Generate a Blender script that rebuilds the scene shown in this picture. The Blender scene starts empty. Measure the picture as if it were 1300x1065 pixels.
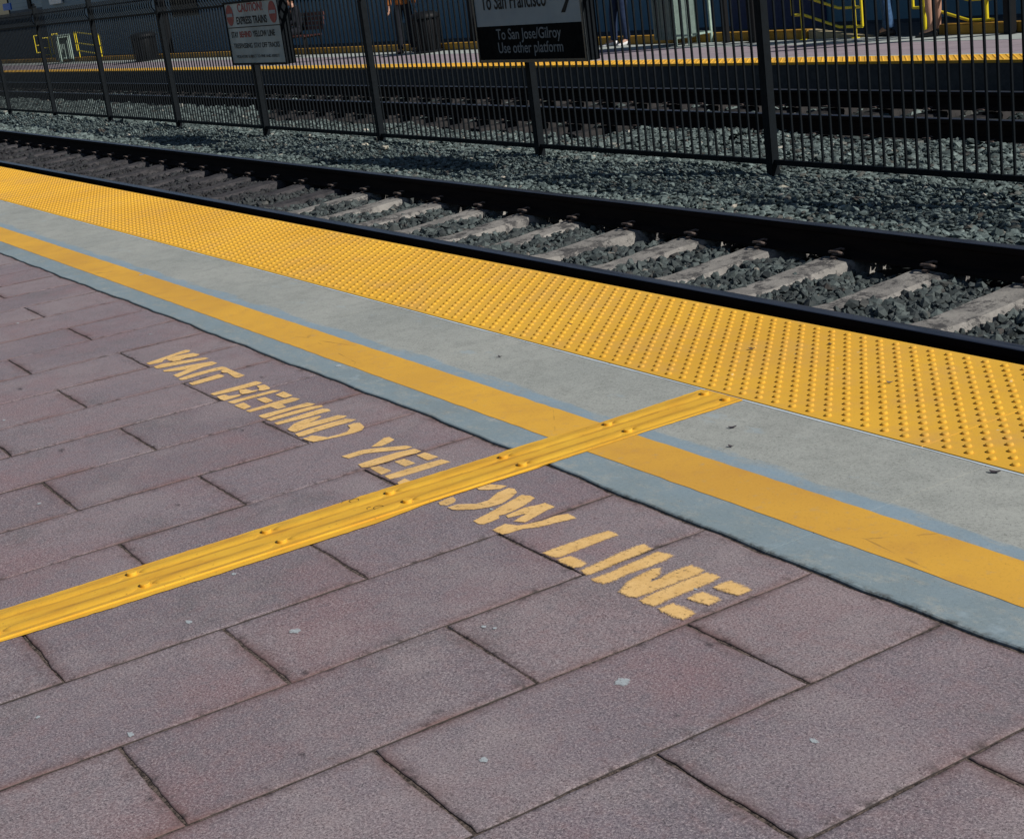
import bpy, bmesh, math, random
import numpy as np
from mathutils import Vector, Matrix
random.seed(7); RNG=np.random.RandomState(11)
S=bpy.context.scene; COL=S.collection
R=math.radians
# ------------------------------------------------------------------ helpers
def tag(o,label=None,cat=None,group=None,kind=None):
    if label: o['label']=label
    if cat: o['category']=cat
    if group: o['group']=group
    if kind: o['kind']=kind
    return o
def empty(name,loc=(0,0,0),rz=0,**k):
    o=bpy.data.objects.new(name,None); COL.objects.link(o); o.location=loc; o.rotation_euler=(0,0,rz)
    o.empty_display_size=.1
    return tag(o,**k)
class MB:
    """collects shapes that become one mesh"""
    def __init__(s): s.v=[]; s.f=[]; s.a=[]
    def add(s,v,f,a=None):
        n=len(s.v); s.v+= [tuple(p) for p in v]; s.f+=[tuple(i+n for i in q) for q in f]
        s.a+= (a if a is not None else [0.0]*len(v))
    def box(s,a,b,bev=0):
        x0,y0,z0=a; x1,y1,z1=b
        if bev<=0:
            v=[(x0,y0,z0),(x1,y0,z0),(x1,y1,z0),(x0,y1,z0),(x0,y0,z1),(x1,y0,z1),(x1,y1,z1),(x0,y1,z1)]
            s.add(v,[(0,3,2,1),(4,5,6,7),(0,1,5,4),(1,2,6,5),(2,3,7,6),(3,0,4,7)])
        else:
            bm=bmesh.new(); bmesh.ops.create_cube(bm,size=1)
            for q in bm.verts: q.co=Vector(((x0+x1)/2+q.co.x*(x1-x0),(y0+y1)/2+q.co.y*(y1-y0),(z0+z1)/2+q.co.z*(z1-z0)))
            bmesh.ops.bevel(bm,geom=bm.edges[:],offset=bev,segments=2,affect='EDGES')
            s.bm(bm)
    def bm(s,bm):
        bm.verts.index_update()
        s.add([q.co[:] for q in bm.verts],[[q.index for q in f.verts] for f in bm.faces]); bm.free()
    def tube(s,pts,r,n=8,cap=True):
        pts=[Vector(p) for p in pts]; rs=r if isinstance(r,(list,tuple)) else [r]*len(pts)
        rings=[]; up=None
        for i,p in enumerate(pts):
            d=(pts[min(i+1,len(pts)-1)]-pts[max(i-1,0)]).normalized()
            if up is None:
                up=Vector((0,0,1)) if abs(d.z)<.9 else Vector((1,0,0))
            a=d.cross(up).normalized(); b=a.cross(d).normalized(); up=b
            rings.append([p+a*rs[i]*math.cos(2*math.pi*k/n)+b*rs[i]*math.sin(2*math.pi*k/n) for k in range(n)])
        v=[q for g in rings for q in g]; f=[]
        for i in range(len(pts)-1):
            for k in range(n):
                f.append((i*n+k,i*n+(k+1)%n,(i+1)*n+(k+1)%n,(i+1)*n+k))
        if cap: f.append(tuple(range(n))[::-1]); f.append(tuple((len(pts)-1)*n+k for k in range(n)))
        s.add(v,f)
    def lathe(s,prof,c=(0,0,0),n=24,sx=1,sy=1):
        v=[];f=[]
        for r_,z in prof:
            for k in range(n): v.append((c[0]+sx*r_*math.cos(2*math.pi*k/n),c[1]+sy*r_*math.sin(2*math.pi*k/n),c[2]+z))
        for i in range(len(prof)-1):
            for k in range(n): f.append((i*n+k,i*n+(k+1)%n,(i+1)*n+(k+1)%n,(i+1)*n+k))
        f.append(tuple(range(n))[::-1]); f.append(tuple((len(prof)-1)*n+k for k in range(n)))
        s.add(v,f)
    def prism(s,poly,z0,z1):
        n=len(poly); v=[(x,y,z0) for x,y in poly]+[(x,y,z1) for x,y in poly]
        s.add(v,[tuple(range(n))[::-1],tuple(range(n,2*n))]+[(i,(i+1)%n,n+(i+1)%n,n+i) for i in range(n)])
    def extrude_x(s,prof,x0,x1,segs=1,fy=None):
        """profile [(y,z)] swept along X"""
        n=len(prof); v=[];f=[]
        for i in range(segs+1):
            x=x0+(x1-x0)*i/segs; dy=fy(x) if fy else 0
            v+=[(x,y+dy,z) for y,z in prof]
        for i in range(segs):
            for k in range(n): f.append((i*n+k,i*n+(k+1)%n,(i+1)*n+(k+1)%n,(i+1)*n+k))
        f.append(tuple(range(n))); f.append(tuple(segs*n+k for k in range(n))[::-1])
        s.add(v,f)
    def build(s,name,m,parent=None,smooth=False,angle=None,attr=False):
        me=bpy.data.meshes.new(name); me.from_pydata(s.v,[],s.f)
        if attr:
            at=me.attributes.new('edge','FLOAT','POINT'); at.data.foreach_set('value',s.a)
        me.validate(); 
        bm=bmesh.new(); bm.from_mesh(me); bmesh.ops.recalc_face_normals(bm,faces=bm.faces); bm.to_mesh(me); bm.free()
        if m: me.materials.append(m)
        if smooth: me.polygons.foreach_set('use_smooth',[True]*len(me.polygons)); 
        if smooth and angle:
            me.set_sharp_from_angle(angle=R(angle))
        o=bpy.data.objects.new(name,me); COL.objects.link(o)
        if parent: o.parent=parent
        return o
def npmesh(name,v,f,m,parent=None,attrs=None,smooth=False):
    """v (n,3) array, f (m,k) array of equal-size faces"""
    me=bpy.data.meshes.new(name); k=f.shape[1]
    me.vertices.add(len(v)); me.vertices.foreach_set('co',v.astype(np.float32).ravel())
    me.loops.add(f.size); me.loops.foreach_set('vertex_index',f.astype(np.int32).ravel())
    me.polygons.add(len(f)); me.polygons.foreach_set('loop_start',np.arange(0,f.size,k,dtype=np.int32))
    me.polygons.foreach_set('use_smooth',np.full(len(f),smooth))
    for n_,arr in (attrs or {}).items():
        at=me.attributes.new(n_,'FLOAT','POINT'); at.data.foreach_set('value',arr.astype(np.float32))
    me.update(calc_edges=True); me.validate()
    if m: me.materials.append(m)
    o=bpy.data.objects.new(name,me); COL.objects.link(o)
    if parent: o.parent=parent
    return o
def copy_tree(o,parent=None):
    c=o.copy(); COL.objects.link(c)
    if parent: c.parent=parent
    for ch in list(o.children): copy_tree(ch,c)
    return c
# ------------------------------------------------------------------ materials
class N:
    def __init__(s,name):
        s.m=bpy.data.materials.new(name); s.m.use_nodes=True; s.t=s.m.node_tree; s.n=s.t.nodes; s.n.clear()
        s.out=s.n.new('ShaderNodeOutputMaterial'); s.b=s.n.new('ShaderNodeBsdfPrincipled'); s.l(s.b.outputs[0],s.out.inputs[0])
        s.tc=s.n.new('ShaderNodeTexCoord'); s.co=s.tc.outputs['Object']
        s.b.inputs['Specular IOR Level'].default_value=.3
    def l(s,a,b): s.t.links.new(a,b)
    def set(s,i,v):
        if hasattr(v,'is_linked') or isinstance(v,bpy.types.NodeSocket): s.l(v,i)
        else: i.default_value=v
    def map(s,scale=(1,1,1),loc=(0,0,0),co=None):
        q=s.n.new('ShaderNodeMapping'); s.l(co or s.co,q.inputs[0]); q.inputs['Scale'].default_value=scale; q.inputs['Location'].default_value=loc; return q.outputs[0]
    def noise(s,scale,det=4,rough=.55,co=None,dist=0):
        q=s.n.new('ShaderNodeTexNoise'); q.inputs['Scale'].default_value=scale; q.inputs['Detail'].default_value=det; q.inputs['Roughness'].default_value=rough; q.inputs['Distortion'].default_value=dist
        s.l(co or s.co,q.inputs['Vector']); return q.outputs[0]
    def vor(s,scale,feat='F1',co=None,out='Distance'):
        q=s.n.new('ShaderNodeTexVoronoi'); q.inputs['Scale'].default_value=scale; q.feature=feat; s.l(co or s.co,q.inputs['Vector']); return q.outputs[out]
    def ramp(s,fac,a,b,va=0.0,vb=1.0):
        q=s.n.new('ShaderNodeMapRange'); s.l(fac,q.inputs[0]); q.inputs[1].default_value=a; q.inputs[2].default_value=b; q.inputs[3].default_value=va; q.inputs[4].default_value=vb; return q.outputs[0]
    def mix(s,fac,a,b,mode='MIX'):
        q=s.n.new('ShaderNodeMix'); q.data_type='RGBA'; q.blend_type=mode
        s.set(q.inputs[0],fac); s.set(q.inputs[6],a if not isinstance(a,tuple) else (*a,1)); s.set(q.inputs[7],b if not isinstance(b,tuple) else (*b,1)); return q.outputs[2]
    def math(s,op,a,b=0.0,c=None):
        q=s.n.new('ShaderNodeMath'); q.operation=op; s.set(q.inputs[0],a); s.set(q.inputs[1],b)
        if c is not None: s.set(q.inputs[2],c)
        return q.outputs[0]
    def attr(s,name,out='Fac'):
        q=s.n.new('ShaderNodeAttribute'); q.attribute_name=name; return q.outputs[out]
    def xyz(s):
        q=s.n.new('ShaderNodeSeparateXYZ'); s.l(s.co,q.inputs[0]); return q.outputs
    def rnd(s):
        q=s.n.new('ShaderNodeObjectInfo'); return q.outputs['Random']
    def bump(s,h,strength=.3,dist=.01):
        q=s.n.new('ShaderNodeBump'); q.inputs['Strength'].default_value=strength; q.inputs['Distance'].default_value=dist; s.l(h,q.inputs['Height']); s.l(q.outputs[0],s.b.inputs['Normal'])
    def fin(s,col,rough=.8,metal=0,spec=None):
        s.set(s.b.inputs['Base Color'],col if not isinstance(col,tuple) else (*col,1)); s.set(s.b.inputs['Roughness'],rough); s.b.inputs['Metallic'].default_value=metal
        if spec is not None: s.b.inputs['Specular IOR Level'].default_value=spec
        return s.m
def plain(name,c,rough=.6,metal=0,spec=.4,var=.25,scale=18):
    n=N(name); f=n.noise(scale,5); c2=tuple(x*(1-var) for x in c)
    return n.fin(n.mix(n.ramp(f,.35,.65),c,c2),n.ramp(f,.3,.7,rough*.85,min(1,rough*1.1)),metal,spec)
STROKES=[[(-6.994,2.073),(-7.016,2.146),(-7.043,2.218),(-7.067,2.293),(-7.037,2.305),(-7.007,2.286),(-7.007,2.234),(-6.984,2.182),(-6.973,2.149),(-6.94,2.127),(-6.95,2.073)],[(-6.973,2.167),(-6.987,2.22),(-6.963,2.292),(-6.904,2.303),(-6.887,2.278),(-6.905,2.233),(-6.883,2.196),(-6.897,2.173),(-6.933,2.164)],[(-6.886,2.072),(-6.897,2.122),(-6.854,2.215),(-6.819,2.296),(-6.783,2.302),(-6.779,2.281),(-6.805,2.182),(-6.826,2.097),(-6.836,2.069)],[(-6.77,2.077),(-6.76,2.127),(-6.735,2.221),(-6.707,2.289),(-6.655,2.294),(-6.639,2.263),(-6.646,2.223),(-6.607,2.138),(-6.578,2.075),(-6.638,2.079),(-6.654,2.127),(-6.68,2.165),(-6.69,2.14),(-6.722,2.088),(-6.746,2.072)],[(-6.545,2.07),(-6.567,2.144),(-6.571,2.251),(-6.564,2.284),(-6.523,2.29),(-6.501,2.28),(-6.515,2.261),(-6.522,2.214),(-6.514,2.131),(-6.502,2.085),(-6.515,2.069)],[(-6.488,2.251),(-6.529,2.29),(-6.457,2.286),(-6.309,2.289),(-6.298,2.256),(-6.311,2.248),(-6.431,2.261),(-6.457,2.247)],[(-6.422,2.073),(-6.43,2.147),(-6.441,2.221),(-6.393,2.226),(-6.377,2.21),(-6.373,2.139),(-6.368,2.083),(-6.375,2.072)],[(-6.153,2.07),(-6.156,2.145),(-6.158,2.233),(-6.162,2.283),(-6.113,2.29),(-6.102,2.271),(-6.099,2.209),(-6.103,2.131),(-6.114,2.072)],[(-6.081,2.071),(-6.078,2.104),(-6.037,2.107),(-6.024,2.135),(-6.014,2.154),(-5.995,2.137),(-5.991,2.102),(-5.987,2.068),(-6.016,2.066)],[(-6.089,2.178),(-6.076,2.2),(-6.029,2.207),(-6.014,2.228),(-5.999,2.215),(-6.001,2.182),(-6.01,2.16),(-6.04,2.162)],[(-6.079,2.255),(-6.066,2.283),(-5.999,2.278),(-5.979,2.267),(-5.987,2.236),(-6.004,2.23),(-6.027,2.246)],[(-5.956,2.072),(-5.952,2.136),(-5.948,2.213),(-5.947,2.27),(-5.915,2.292),(-5.911,2.264),(-5.915,2.199),(-5.914,2.12),(-5.905,2.078),(-5.919,2.074)],[(-5.875,2.069),(-5.878,2.109),(-5.791,2.105),(-5.779,2.071)],[(-5.877,2.17),(-5.872,2.204),(-5.789,2.202),(-5.783,2.17)],[(-5.866,2.251),(-5.881,2.291),(-5.786,2.289),(-5.783,2.254)],[(-5.755,2.071),(-5.754,2.131),(-5.764,2.207),(-5.76,2.277),(-5.715,2.29),(-5.703,2.268),(-5.705,2.207),(-5.655,2.201),(-5.655,2.166),(-5.716,2.164),(-5.719,2.097),(-5.718,2.072)],[(-5.636,2.076),(-5.631,2.148),(-5.627,2.226),(-5.628,2.285),(-5.582,2.299),(-5.574,2.276),(-5.592,2.21),(-5.583,2.127),(-5.577,2.077),(-5.598,2.074)],[(-5.557,2.076),(-5.561,2.117),(-5.562,2.197),(-5.559,2.269),(-5.542,2.307),(-5.517,2.305),(-5.519,2.257),(-5.523,2.179),(-5.522,2.1),(-5.519,2.08)],[(-5.479,2.077),(-5.478,2.144),(-5.488,2.227),(-5.49,2.289),(-5.464,2.302),(-5.432,2.296),(-5.437,2.264),(-5.434,2.187),(-5.44,2.127),(-5.445,2.076)],[(-5.346,2.075),(-5.396,2.126),(-5.411,2.176),(-5.405,2.236),(-5.393,2.237),(-5.373,2.209),(-5.355,2.166),(-5.348,2.216),(-5.346,2.29),(-5.308,2.307),(-5.295,2.288),(-5.295,2.216),(-5.3,2.141),(-5.288,2.08),(-5.317,2.075)],[(-5.264,2.071),(-5.273,2.129),(-5.277,2.207),(-5.274,2.287),(-5.228,2.309),(-5.221,2.287),(-5.224,2.213),(-5.223,2.139),(-5.213,2.077),(-5.222,2.066)],[(-5.18,2.065),(-5.185,2.104),(-5.142,2.12),(-5.112,2.132),(-5.105,2.174),(-5.109,2.216),(-5.144,2.246),(-5.183,2.255),(-5.189,2.283),(-5.176,2.298),(-5.112,2.285),(-5.081,2.26),(-5.076,2.227),(-5.083,2.17),(-5.095,2.119),(-5.107,2.074),(-5.144,2.067)],[(-4.862,2.191),(-4.886,2.23),(-4.915,2.271),(-4.911,2.288),(-4.866,2.285),(-4.849,2.252),(-4.84,2.221)],[(-4.852,2.069),(-4.854,2.147),(-4.831,2.19),(-4.761,2.28),(-4.729,2.287),(-4.728,2.262),(-4.792,2.171),(-4.812,2.137),(-4.812,2.075)],[(-4.717,2.068),(-4.721,2.134),(-4.719,2.221),(-4.703,2.282),(-4.659,2.284),(-4.655,2.263),(-4.665,2.214),(-4.659,2.153),(-4.661,2.104),(-4.662,2.079),(-4.677,2.062)],[(-4.647,2.079),(-4.636,2.105),(-4.555,2.111),(-4.548,2.071)],[(-4.632,2.168),(-4.63,2.203),(-4.557,2.205),(-4.557,2.167)],[(-4.628,2.254),(-4.63,2.286),(-4.548,2.292),(-4.547,2.252)],[(-4.524,2.073),(-4.525,2.147),(-4.521,2.23),(-4.515,2.288),(-4.467,2.294),(-4.471,2.252),(-4.47,2.167),(-4.474,2.095),(-4.481,2.068)],[(-4.424,2.069),(-4.441,2.105),(-4.389,2.102),(-4.374,2.073),(-4.38,2.059)],[(-4.139,2.068),(-4.148,2.103),(-4.147,2.122),(-4.118,2.116),(-4.101,2.099),(-4.096,2.073),(-4.116,2.061)],[(-4.154,2.219),(-4.153,2.263),(-4.124,2.28),(-4.095,2.293),(-4.089,2.266),(-4.112,2.238),(-4.135,2.218)],[(-4.075,2.065),(-4.073,2.097),(-4.027,2.14),(-4.023,2.184),(-4.061,2.241),(-4.069,2.287),(-4.049,2.293),(-4.016,2.282),(-3.991,2.246),(-3.968,2.198),(-3.973,2.154),(-3.992,2.113),(-4.03,2.075),(-4.049,2.066)],[(-3.906,2.062),(-3.924,2.125),(-3.954,2.21),(-3.98,2.28),(-3.952,2.293),(-3.925,2.29),(-3.899,2.235),(-3.885,2.187),(-3.882,2.155),(-3.888,2.135),(-3.864,2.121),(-3.86,2.066),(-3.874,2.059)],[(-3.863,2.151),(-3.867,2.187),(-3.874,2.231),(-3.859,2.268),(-3.859,2.288),(-3.809,2.288),(-3.807,2.261),(-3.793,2.219),(-3.774,2.161),(-3.805,2.144),(-3.813,2.169),(-3.821,2.201),(-3.836,2.193),(-3.847,2.148)],[(-3.792,2.062),(-3.802,2.11),(-3.763,2.124),(-3.746,2.153),(-3.734,2.201),(-3.736,2.248),(-3.723,2.282),(-3.677,2.278),(-3.691,2.237),(-3.705,2.169),(-3.732,2.127),(-3.736,2.082),(-3.741,2.063)],[(-3.521,2.068),(-3.52,2.13),(-3.519,2.212),(-3.511,2.284),(-3.47,2.282),(-3.472,2.243),(-3.468,2.158),(-3.466,2.072)],[(-3.444,2.066),(-3.439,2.1),(-3.364,2.098),(-3.36,2.081),(-3.369,2.068)],[(-3.33,2.069),(-3.335,2.128),(-3.348,2.218),(-3.351,2.29),(-3.313,2.283),(-3.31,2.234),(-3.307,2.169),(-3.301,2.116),(-3.3,2.063)],[(-3.258,2.056),(-3.253,2.106),(-3.261,2.163),(-3.266,2.234),(-3.273,2.284),(-3.227,2.293),(-3.221,2.263),(-3.219,2.205),(-3.223,2.142),(-3.215,2.082),(-3.218,2.059)],[(-3.134,2.06),(-3.169,2.114),(-3.181,2.17),(-3.182,2.218),(-3.156,2.192),(-3.125,2.143),(-3.121,2.176),(-3.13,2.235),(-3.128,2.285),(-3.08,2.284),(-3.076,2.244),(-3.079,2.166),(-3.078,2.111),(-3.081,2.067),(-3.094,2.059)],[(-3.049,2.063),(-3.057,2.138),(-3.058,2.222),(-3.058,2.284),(-3.018,2.286),(-3.011,2.25),(-3.011,2.199),(-3.01,2.127),(-3.003,2.065),(-3.024,2.063)],[(-2.97,2.064),(-2.968,2.101),(-2.89,2.102),(-2.884,2.064)],[(-2.968,2.155),(-2.967,2.197),(-2.904,2.196),(-2.904,2.164)],[(-2.971,2.244),(-2.968,2.289),(-2.892,2.287),(-2.892,2.251)]]
# ------------------------------------------------------------------ light, camera
SUN=Vector((1.2,.50,1.0)).normalized()
el=math.asin(SUN.z); az=math.atan2(SUN.x,SUN.y)
w=bpy.data.worlds.new("World"); S.world=w; w.use_nodes=True
nt=w.node_tree; bg=nt.nodes['Background']; sky=nt.nodes.new('ShaderNodeTexSky'); sky.sky_type='NISHITA'; sky.sun_disc=False
sky.sun_elevation=el; sky.sun_rotation=az; sky.air_density=1.0; sky.dust_density=.6; sky.ozone_density=1.6
nt.links.new(sky.outputs[0],bg.inputs[0]); bg.inputs[1].default_value=.05
ld=bpy.data.lights.new('sun','SUN'); ld.energy=4.6; ld.angle=R(.5); ld.color=(1,.95,.88)
lo=bpy.data.objects.new('sun',ld); COL.objects.link(lo); lo.rotation_euler=SUN.to_track_quat('Z','Y').to_euler()
cd=bpy.data.cameras.new('camera'); cam=bpy.data.objects.new('camera',cd); COL.objects.link(cam); S.camera=cam
M=[[0.5251873521002958,0.16594807867837885,-0.834649315806845],[0.8420829378898289,-0.24285151339049982,0.4815801783283636],[-0.1227785441708545,-0.9557637666426251,-0.26728458890176787]]
m4=Matrix([[M[i][0],-M[i][1],-M[i][2],(0,0,1.6394)[i]] for i in range(3)]+[[0,0,0,1]]); cam.matrix_world=m4
cd.sensor_width=36; cd.lens=1952.87/1300*36; cd.shift_y=-45/1300; cd.clip_start=.05; cd.clip_end=2000
cd.dof.use_dof=False
S.view_settings.view_transform='Standard'; S.view_settings.look='None'; S.view_settings.gamma=1; S.view_settings.exposure=0
# ------------------------------------------------------------------ paving
XE=[-90,-11.54,-9.56,-8.11,-6.48,-5.3,-4.4,-3.81,-3.33,-2.88,-2.4,-2.18,6]
YE=[2.505,2.501,2.503,2.514,2.507,2.514,2.504,2.488,2.478,2.481,2.472,2.482,2.48]
def edgeY(x): return float(np.interp(x,XE,YE))+.004*math.sin(x*7.1)+.003*math.sin(x*17.3+1)
def mat_paver():
    n=N('paver'); e=n.attr('edge'); t=n.attr('tone')
    big=n.noise(1.1,4,.6); mid=n.noise(7,5,.6); fine=n.noise(150,4,.9); mot=n.noise(26,5,.7); blot=n.noise(2.7,6,.65,dist=.6)
    base=n.mix(n.ramp(big,.35,.65),(.248,.196,.212),(.196,.165,.190))
    base=n.mix(n.ramp(t,.55,1,0,.75),n.mix(n.ramp(t,.45,0,0,.6),base,(.290,.235,.240)),(.165,.132,.150))
    base=n.mix(n.ramp(mid,.42,.68,0,.4),base,(.150,.132,.155))
    base=n.mix(n.ramp(blot,.53,.68,0,.65),base,(.135,.125,.135))
    base=n.mix(n.ramp(n.noise(1.7,5,.6,co=n.map((1,1,1),(9,3,0))),.50,.66,0,.6),base,(.245,.140,.150))
    base=n.mix(n.ramp(mot,.50,.66,0,.55),base,(.225,.150,.155)); base=n.mix(n.ramp(mot,.48,.34,0,.5),base,(.150,.140,.160))
    base=n.mix(n.ramp(n.noise(1.4,6,.7,co=n.map((1,1,1),(5,2,0))),.50,.66,0,.6),base,(.300,.255,.262))
    base=n.mix(n.ramp(fine,.52,.66,0,.9),base,(.46,.40,.41))
    base=n.mix(n.ramp(fine,.48,.34,0,.95),base,(.06,.048,.055))
    cellc=n.vor(420,out='Color'); q=n.n.new('ShaderNodeSeparateColor'); n.l(cellc,q.inputs[0])
    base=n.mix(n.ramp(q.outputs[0],.94,.97,0,.5),base,(.44,.39,.39))
    base=n.mix(n.ramp(q.outputs[1],.93,.96,0,.7),base,(.035,.03,.035))
    # reddish worn arrises with grime
    en=n.math('MULTIPLY',e,n.ramp(n.noise(3.1,4,.6),.38,.62))
    base=n.mix(n.math('MULTIPLY',en,.72),base,(.150,.078,.070)); base=n.mix(n.ramp(e,.8,1.0,0,.35),base,(.085,.055,.05))
    dk=n.math('MULTIPLY',e,n.ramp(n.noise(23,5,.7),.52,.64)); base=n.mix(n.math('MULTIPLY',dk,.85),base,(.04,.032,.032)); base=n.mix(n.ramp(e,1.05,1.5,0,1),base,(.026,.020,.019))
    # scattered dark grime marks and pale gum
    g=n.vor(1.9,co=n.map((1,1,1),(3.3,1.7,0))); gd=n.noise(40,3); gm=n.ramp(n.math('ADD',g,n.math('MULTIPLY',gd,.05)),.052,.072,1,0)
    base=n.mix(n.math('MULTIPLY',gm,.5),base,(.05,.045,.05))
    n.bump(n.math('ADD',n.math('MULTIPLY',fine,.5),n.math('MULTIPLY',n.noise(90,3),.5)),.55,.0025)
    return n.fin(base,n.ramp(mid,.3,.7,.62,.85),0,.35)
def mat_joint(): 
    n=N('joint_sand'); return n.fin(n.mix(n.ramp(n.noise(90,4,.8),.42,.6),(.020,.016,.014),(.15,.115,.10)),.95)
M_joint=mat_joint(); M_pav=mat_paver()
def paving():
    V=[];F=[];A=[];T=[]
    k=-18
    while True:
        x1=-1.96-.45*k; x0=x1-.45
        if x0<-90: break
        far = x1<-14 or x0>-1.0
        off=.745 if k%2==0 else 1.18
        js=[off+.875*j for j in range(-6,3)]; js=[y for y in js if y<2.35]+[None]
        for a,b in zip(js[:-1],js[1:]):
            tone=random.random(); top=b is None
            y0=a+.0032; yb=2.49 if top else b-.0032
            xa=x0+.0029; xb=x1-.0029
            nx=4 if far else 16; ny=4 if far else 24
            P=[]
            jit=lambda s: 0 if far else random.gauss(0,s)
            wob=[random.uniform(-.0025,.0025) for _ in range(8)]
            def wv(t,i): return wob[i]*math.sin(t*3.1*2+i)+wob[i+1]*math.sin(t*11+i*2)
            for i in range(nx): t=i/nx; P.append((xa+(xb-xa)*t, y0+jit(.0011)+wv(t,0)*.8,0,-1))
            for i in range(ny): t=i/ny; P.append((xb+jit(.0007)+wv(t,2)*.6, y0+((edgeY(xb)-.0025 if top else yb)-y0)*t,1,0))
            for i in range(nx):
                t=i/nx; x=xb+(xa-xb)*t; P.append((x,(edgeY(x)-.0025 if top else yb)+jit(.0011)+wv(t,4)*.8,0,1))
            for i in range(ny): t=i/ny; P.append((xa+jit(.0007)+wv(t,6)*.6,(edgeY(xa)-.0025 if top else yb)+(y0-(edgeY(xa)-.0025 if top else yb))*t,-1,0))
            cx=(xa+xb)/2; cy=(y0+yb)/2; hx=(xb-xa)/2; hy=(yb-y0)/2
            ta=random.gauss(0,.0007); tb=random.gauss(0,.0006); tz=random.gauss(-.0006,.0004)
            n=len(P); base=len(V)
            rings=[(0,-.020,2.0),(0,-.0045,1.9),(.0018,-.0016,1.0),(.0050,0,.85),(.017,.0004,.45),(.045,.0004,0)]
            for ins,dz,ed in rings:
                for (x,y,_,_) in P:
                    sx=(hx-ins)/hx; sy=(hy-ins)/hy; X=cx+(x-cx)*sx; Y=cy+(y-cy)*sy
                    V.append((X,Y,tz+dz+ta*(X-cx)/hx*.6+tb*(Y-cy)/hy)); A.append(ed); T.append(tone)
            for r in range(len(rings)-1):
                for i in range(n):
                    j=(i+1)%n; F.append((base+r*n+i,base+r*n+j,base+(r+1)*n+j,base+(r+1)*n+i))
            F.append(tuple(base+(len(rings)-1)*n+i for i in range(n)))
        k+=1
    me=bpy.data.meshes.new('platform_paving'); me.from_pydata(V,[],F)
    for nm,arr in (('edge',A),('tone',T)):
        at=me.attributes.new(nm,'FLOAT','POINT'); at.data.foreach_set('value',arr)
    me.materials.append(M_pav)
    me.polygons.foreach_set('use_smooth',[True]*len(me.polygons))
    o=bpy.data.objects.new('platform_paving',me); COL.objects.link(o); tag(o,kind='structure')
paving()
b=MB(); b.box((-92,-5.0,-.5),(7,2.53,-.0048)); o=b.build('platform_bed',M_joint); tag(o,kind='structure')
# ------------------------------------------------------------------ concrete edge band
def mat_conc():
    n=N('concrete_band'); x=n.xyz(); big=n.noise(1.3,5,.6); mid=n.noise(9,5,.65); fine=n.noise(130,4,.9)
    c=n.mix(n.ramp(big,.35,.65),(.365,.378,.352),(.300,.318,.300)); c=n.mix(n.ramp(mid,.45,.7,0,.5),c,(.22,.235,.22))
    c=n.mix(n.ramp(fine,.54,.70,0,.7),c,(.52,.53,.49)); c=n.mix(n.ramp(fine,.46,.32,0,.85),c,(.085,.088,.075))
    # blue grey paint either side of the yellow line, worn in patches
    w1=n.math('MULTIPLY',n.math('SUBTRACT',n.noise(5,5,.7,co=n.map((.5,3,1))),.5),.16)
    yy=n.math('ADD',x[1],w1)
    pm=n.ramp(yy,2.925,2.950,1,0)
    wear=n.ramp(n.noise(13,7,.8,co=n.map((.7,1.2,1))),.50,.66,1,.25); pm=n.math('MULTIPLY',pm,wear)
    pc=n.mix(n.ramp(n.noise(3.5,4),.35,.65),(.215,.300,.365),(.190,.255,.290)); pc=n.mix(n.ramp(fine,.56,.72,0,.45),pc,(.38,.46,.50)); pc=n.mix(n.ramp(fine,.45,.30,0,.6),pc,(.075,.10,.12)); pc=n.mix(n.ramp(n.noise(30,6,.8),.54,.64,0,.45),pc,(.30,.34,.335))
    far=n.ramp(x[1],2.86,2.88,0,1)
    pc=n.mix(far,n.mix(.35,pc,(.185,.245,.265)),n.mix(.35,pc,(.25,.36,.46)))
    c=n.mix(n.math('MULTIPLY',pm,.85),c,pc)
    # loose pale blue patches near the tactile edge
    pt=n.math('MULTIPLY',n.ramp(n.noise(3.1,5,.7,co=n.map((1,1.6,1),(4,0,0))),.61,.68),.45); c=n.mix(pt,c,(.32,.40,.45))
    dirt=n.ramp(n.noise(.9,6,.7,co=n.map((1,1,1),(7,7,0))),.55,.75,0,.4); c=n.mix(dirt,c,(.16,.165,.15))
    ed=n.ramp(n.math('ADD',x[1],n.math('MULTIPLY',n.noise(40,4),.03)),2.502,2.522,1,0); c=n.mix(n.math('MULTIPLY',n.math('MULTIPLY',ed,.75),n.ramp(n.noise(22,5,.75,co=n.map((1,1,1),(1,8,0))),.42,.58)),c,(.05,.05,.045))
    n.bump(n.math('ADD',fine,n.math('MULTIPLY',mid,.4)),.5,.002)
    return n.fin(c,.82,0,.3)
M_conc=mat_conc()
def bandmesh():
    b=MB(); js=[-3.05-1.305*i for i in range(-7,67)]; js.sort()
    for a,c in zip(js[:-1],js[1:]):
        n=14 if a>-15 else 4; g=.0021
        xs=[a+g+(c-a-2*g)*i/n for i in range(n+1)]
        fr=[(x,edgeY(x)+.008+.0015*math.sin(x*31)) for x in xs]
        bk=[(x,3.352) for x in xs]
        v=[(x,y,-.05) for x,y in fr]+[(x,y,.001) for x,y in fr]+[(x,y+.004,.004) for x,y in fr]+[(x,y,.004) for x,y in bk]+[(x,y,-.05) for x,y in bk]
        m_=n+1; f=[(r*m_+i,r*m_+i+1,(r+1)*m_+i+1,(r+1)*m_+i) for r in range(4) for i in range(n)]
        f+= [tuple(r*m_ for r in range(5)),tuple(r*m_+n for r in range(5))[::-1]]
        b.add(v,f)
    return b
o=bandmesh().build('concrete_band',M_conc); tag(o,kind='structure')
b=MB(); b.box((-91,2.53,-.5),(6.5,4.2,-.012)); o=b.build('platform_slab',plain('slab_concrete',(.03,.03,.028),.95)); tag(o,kind='structure')
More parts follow.
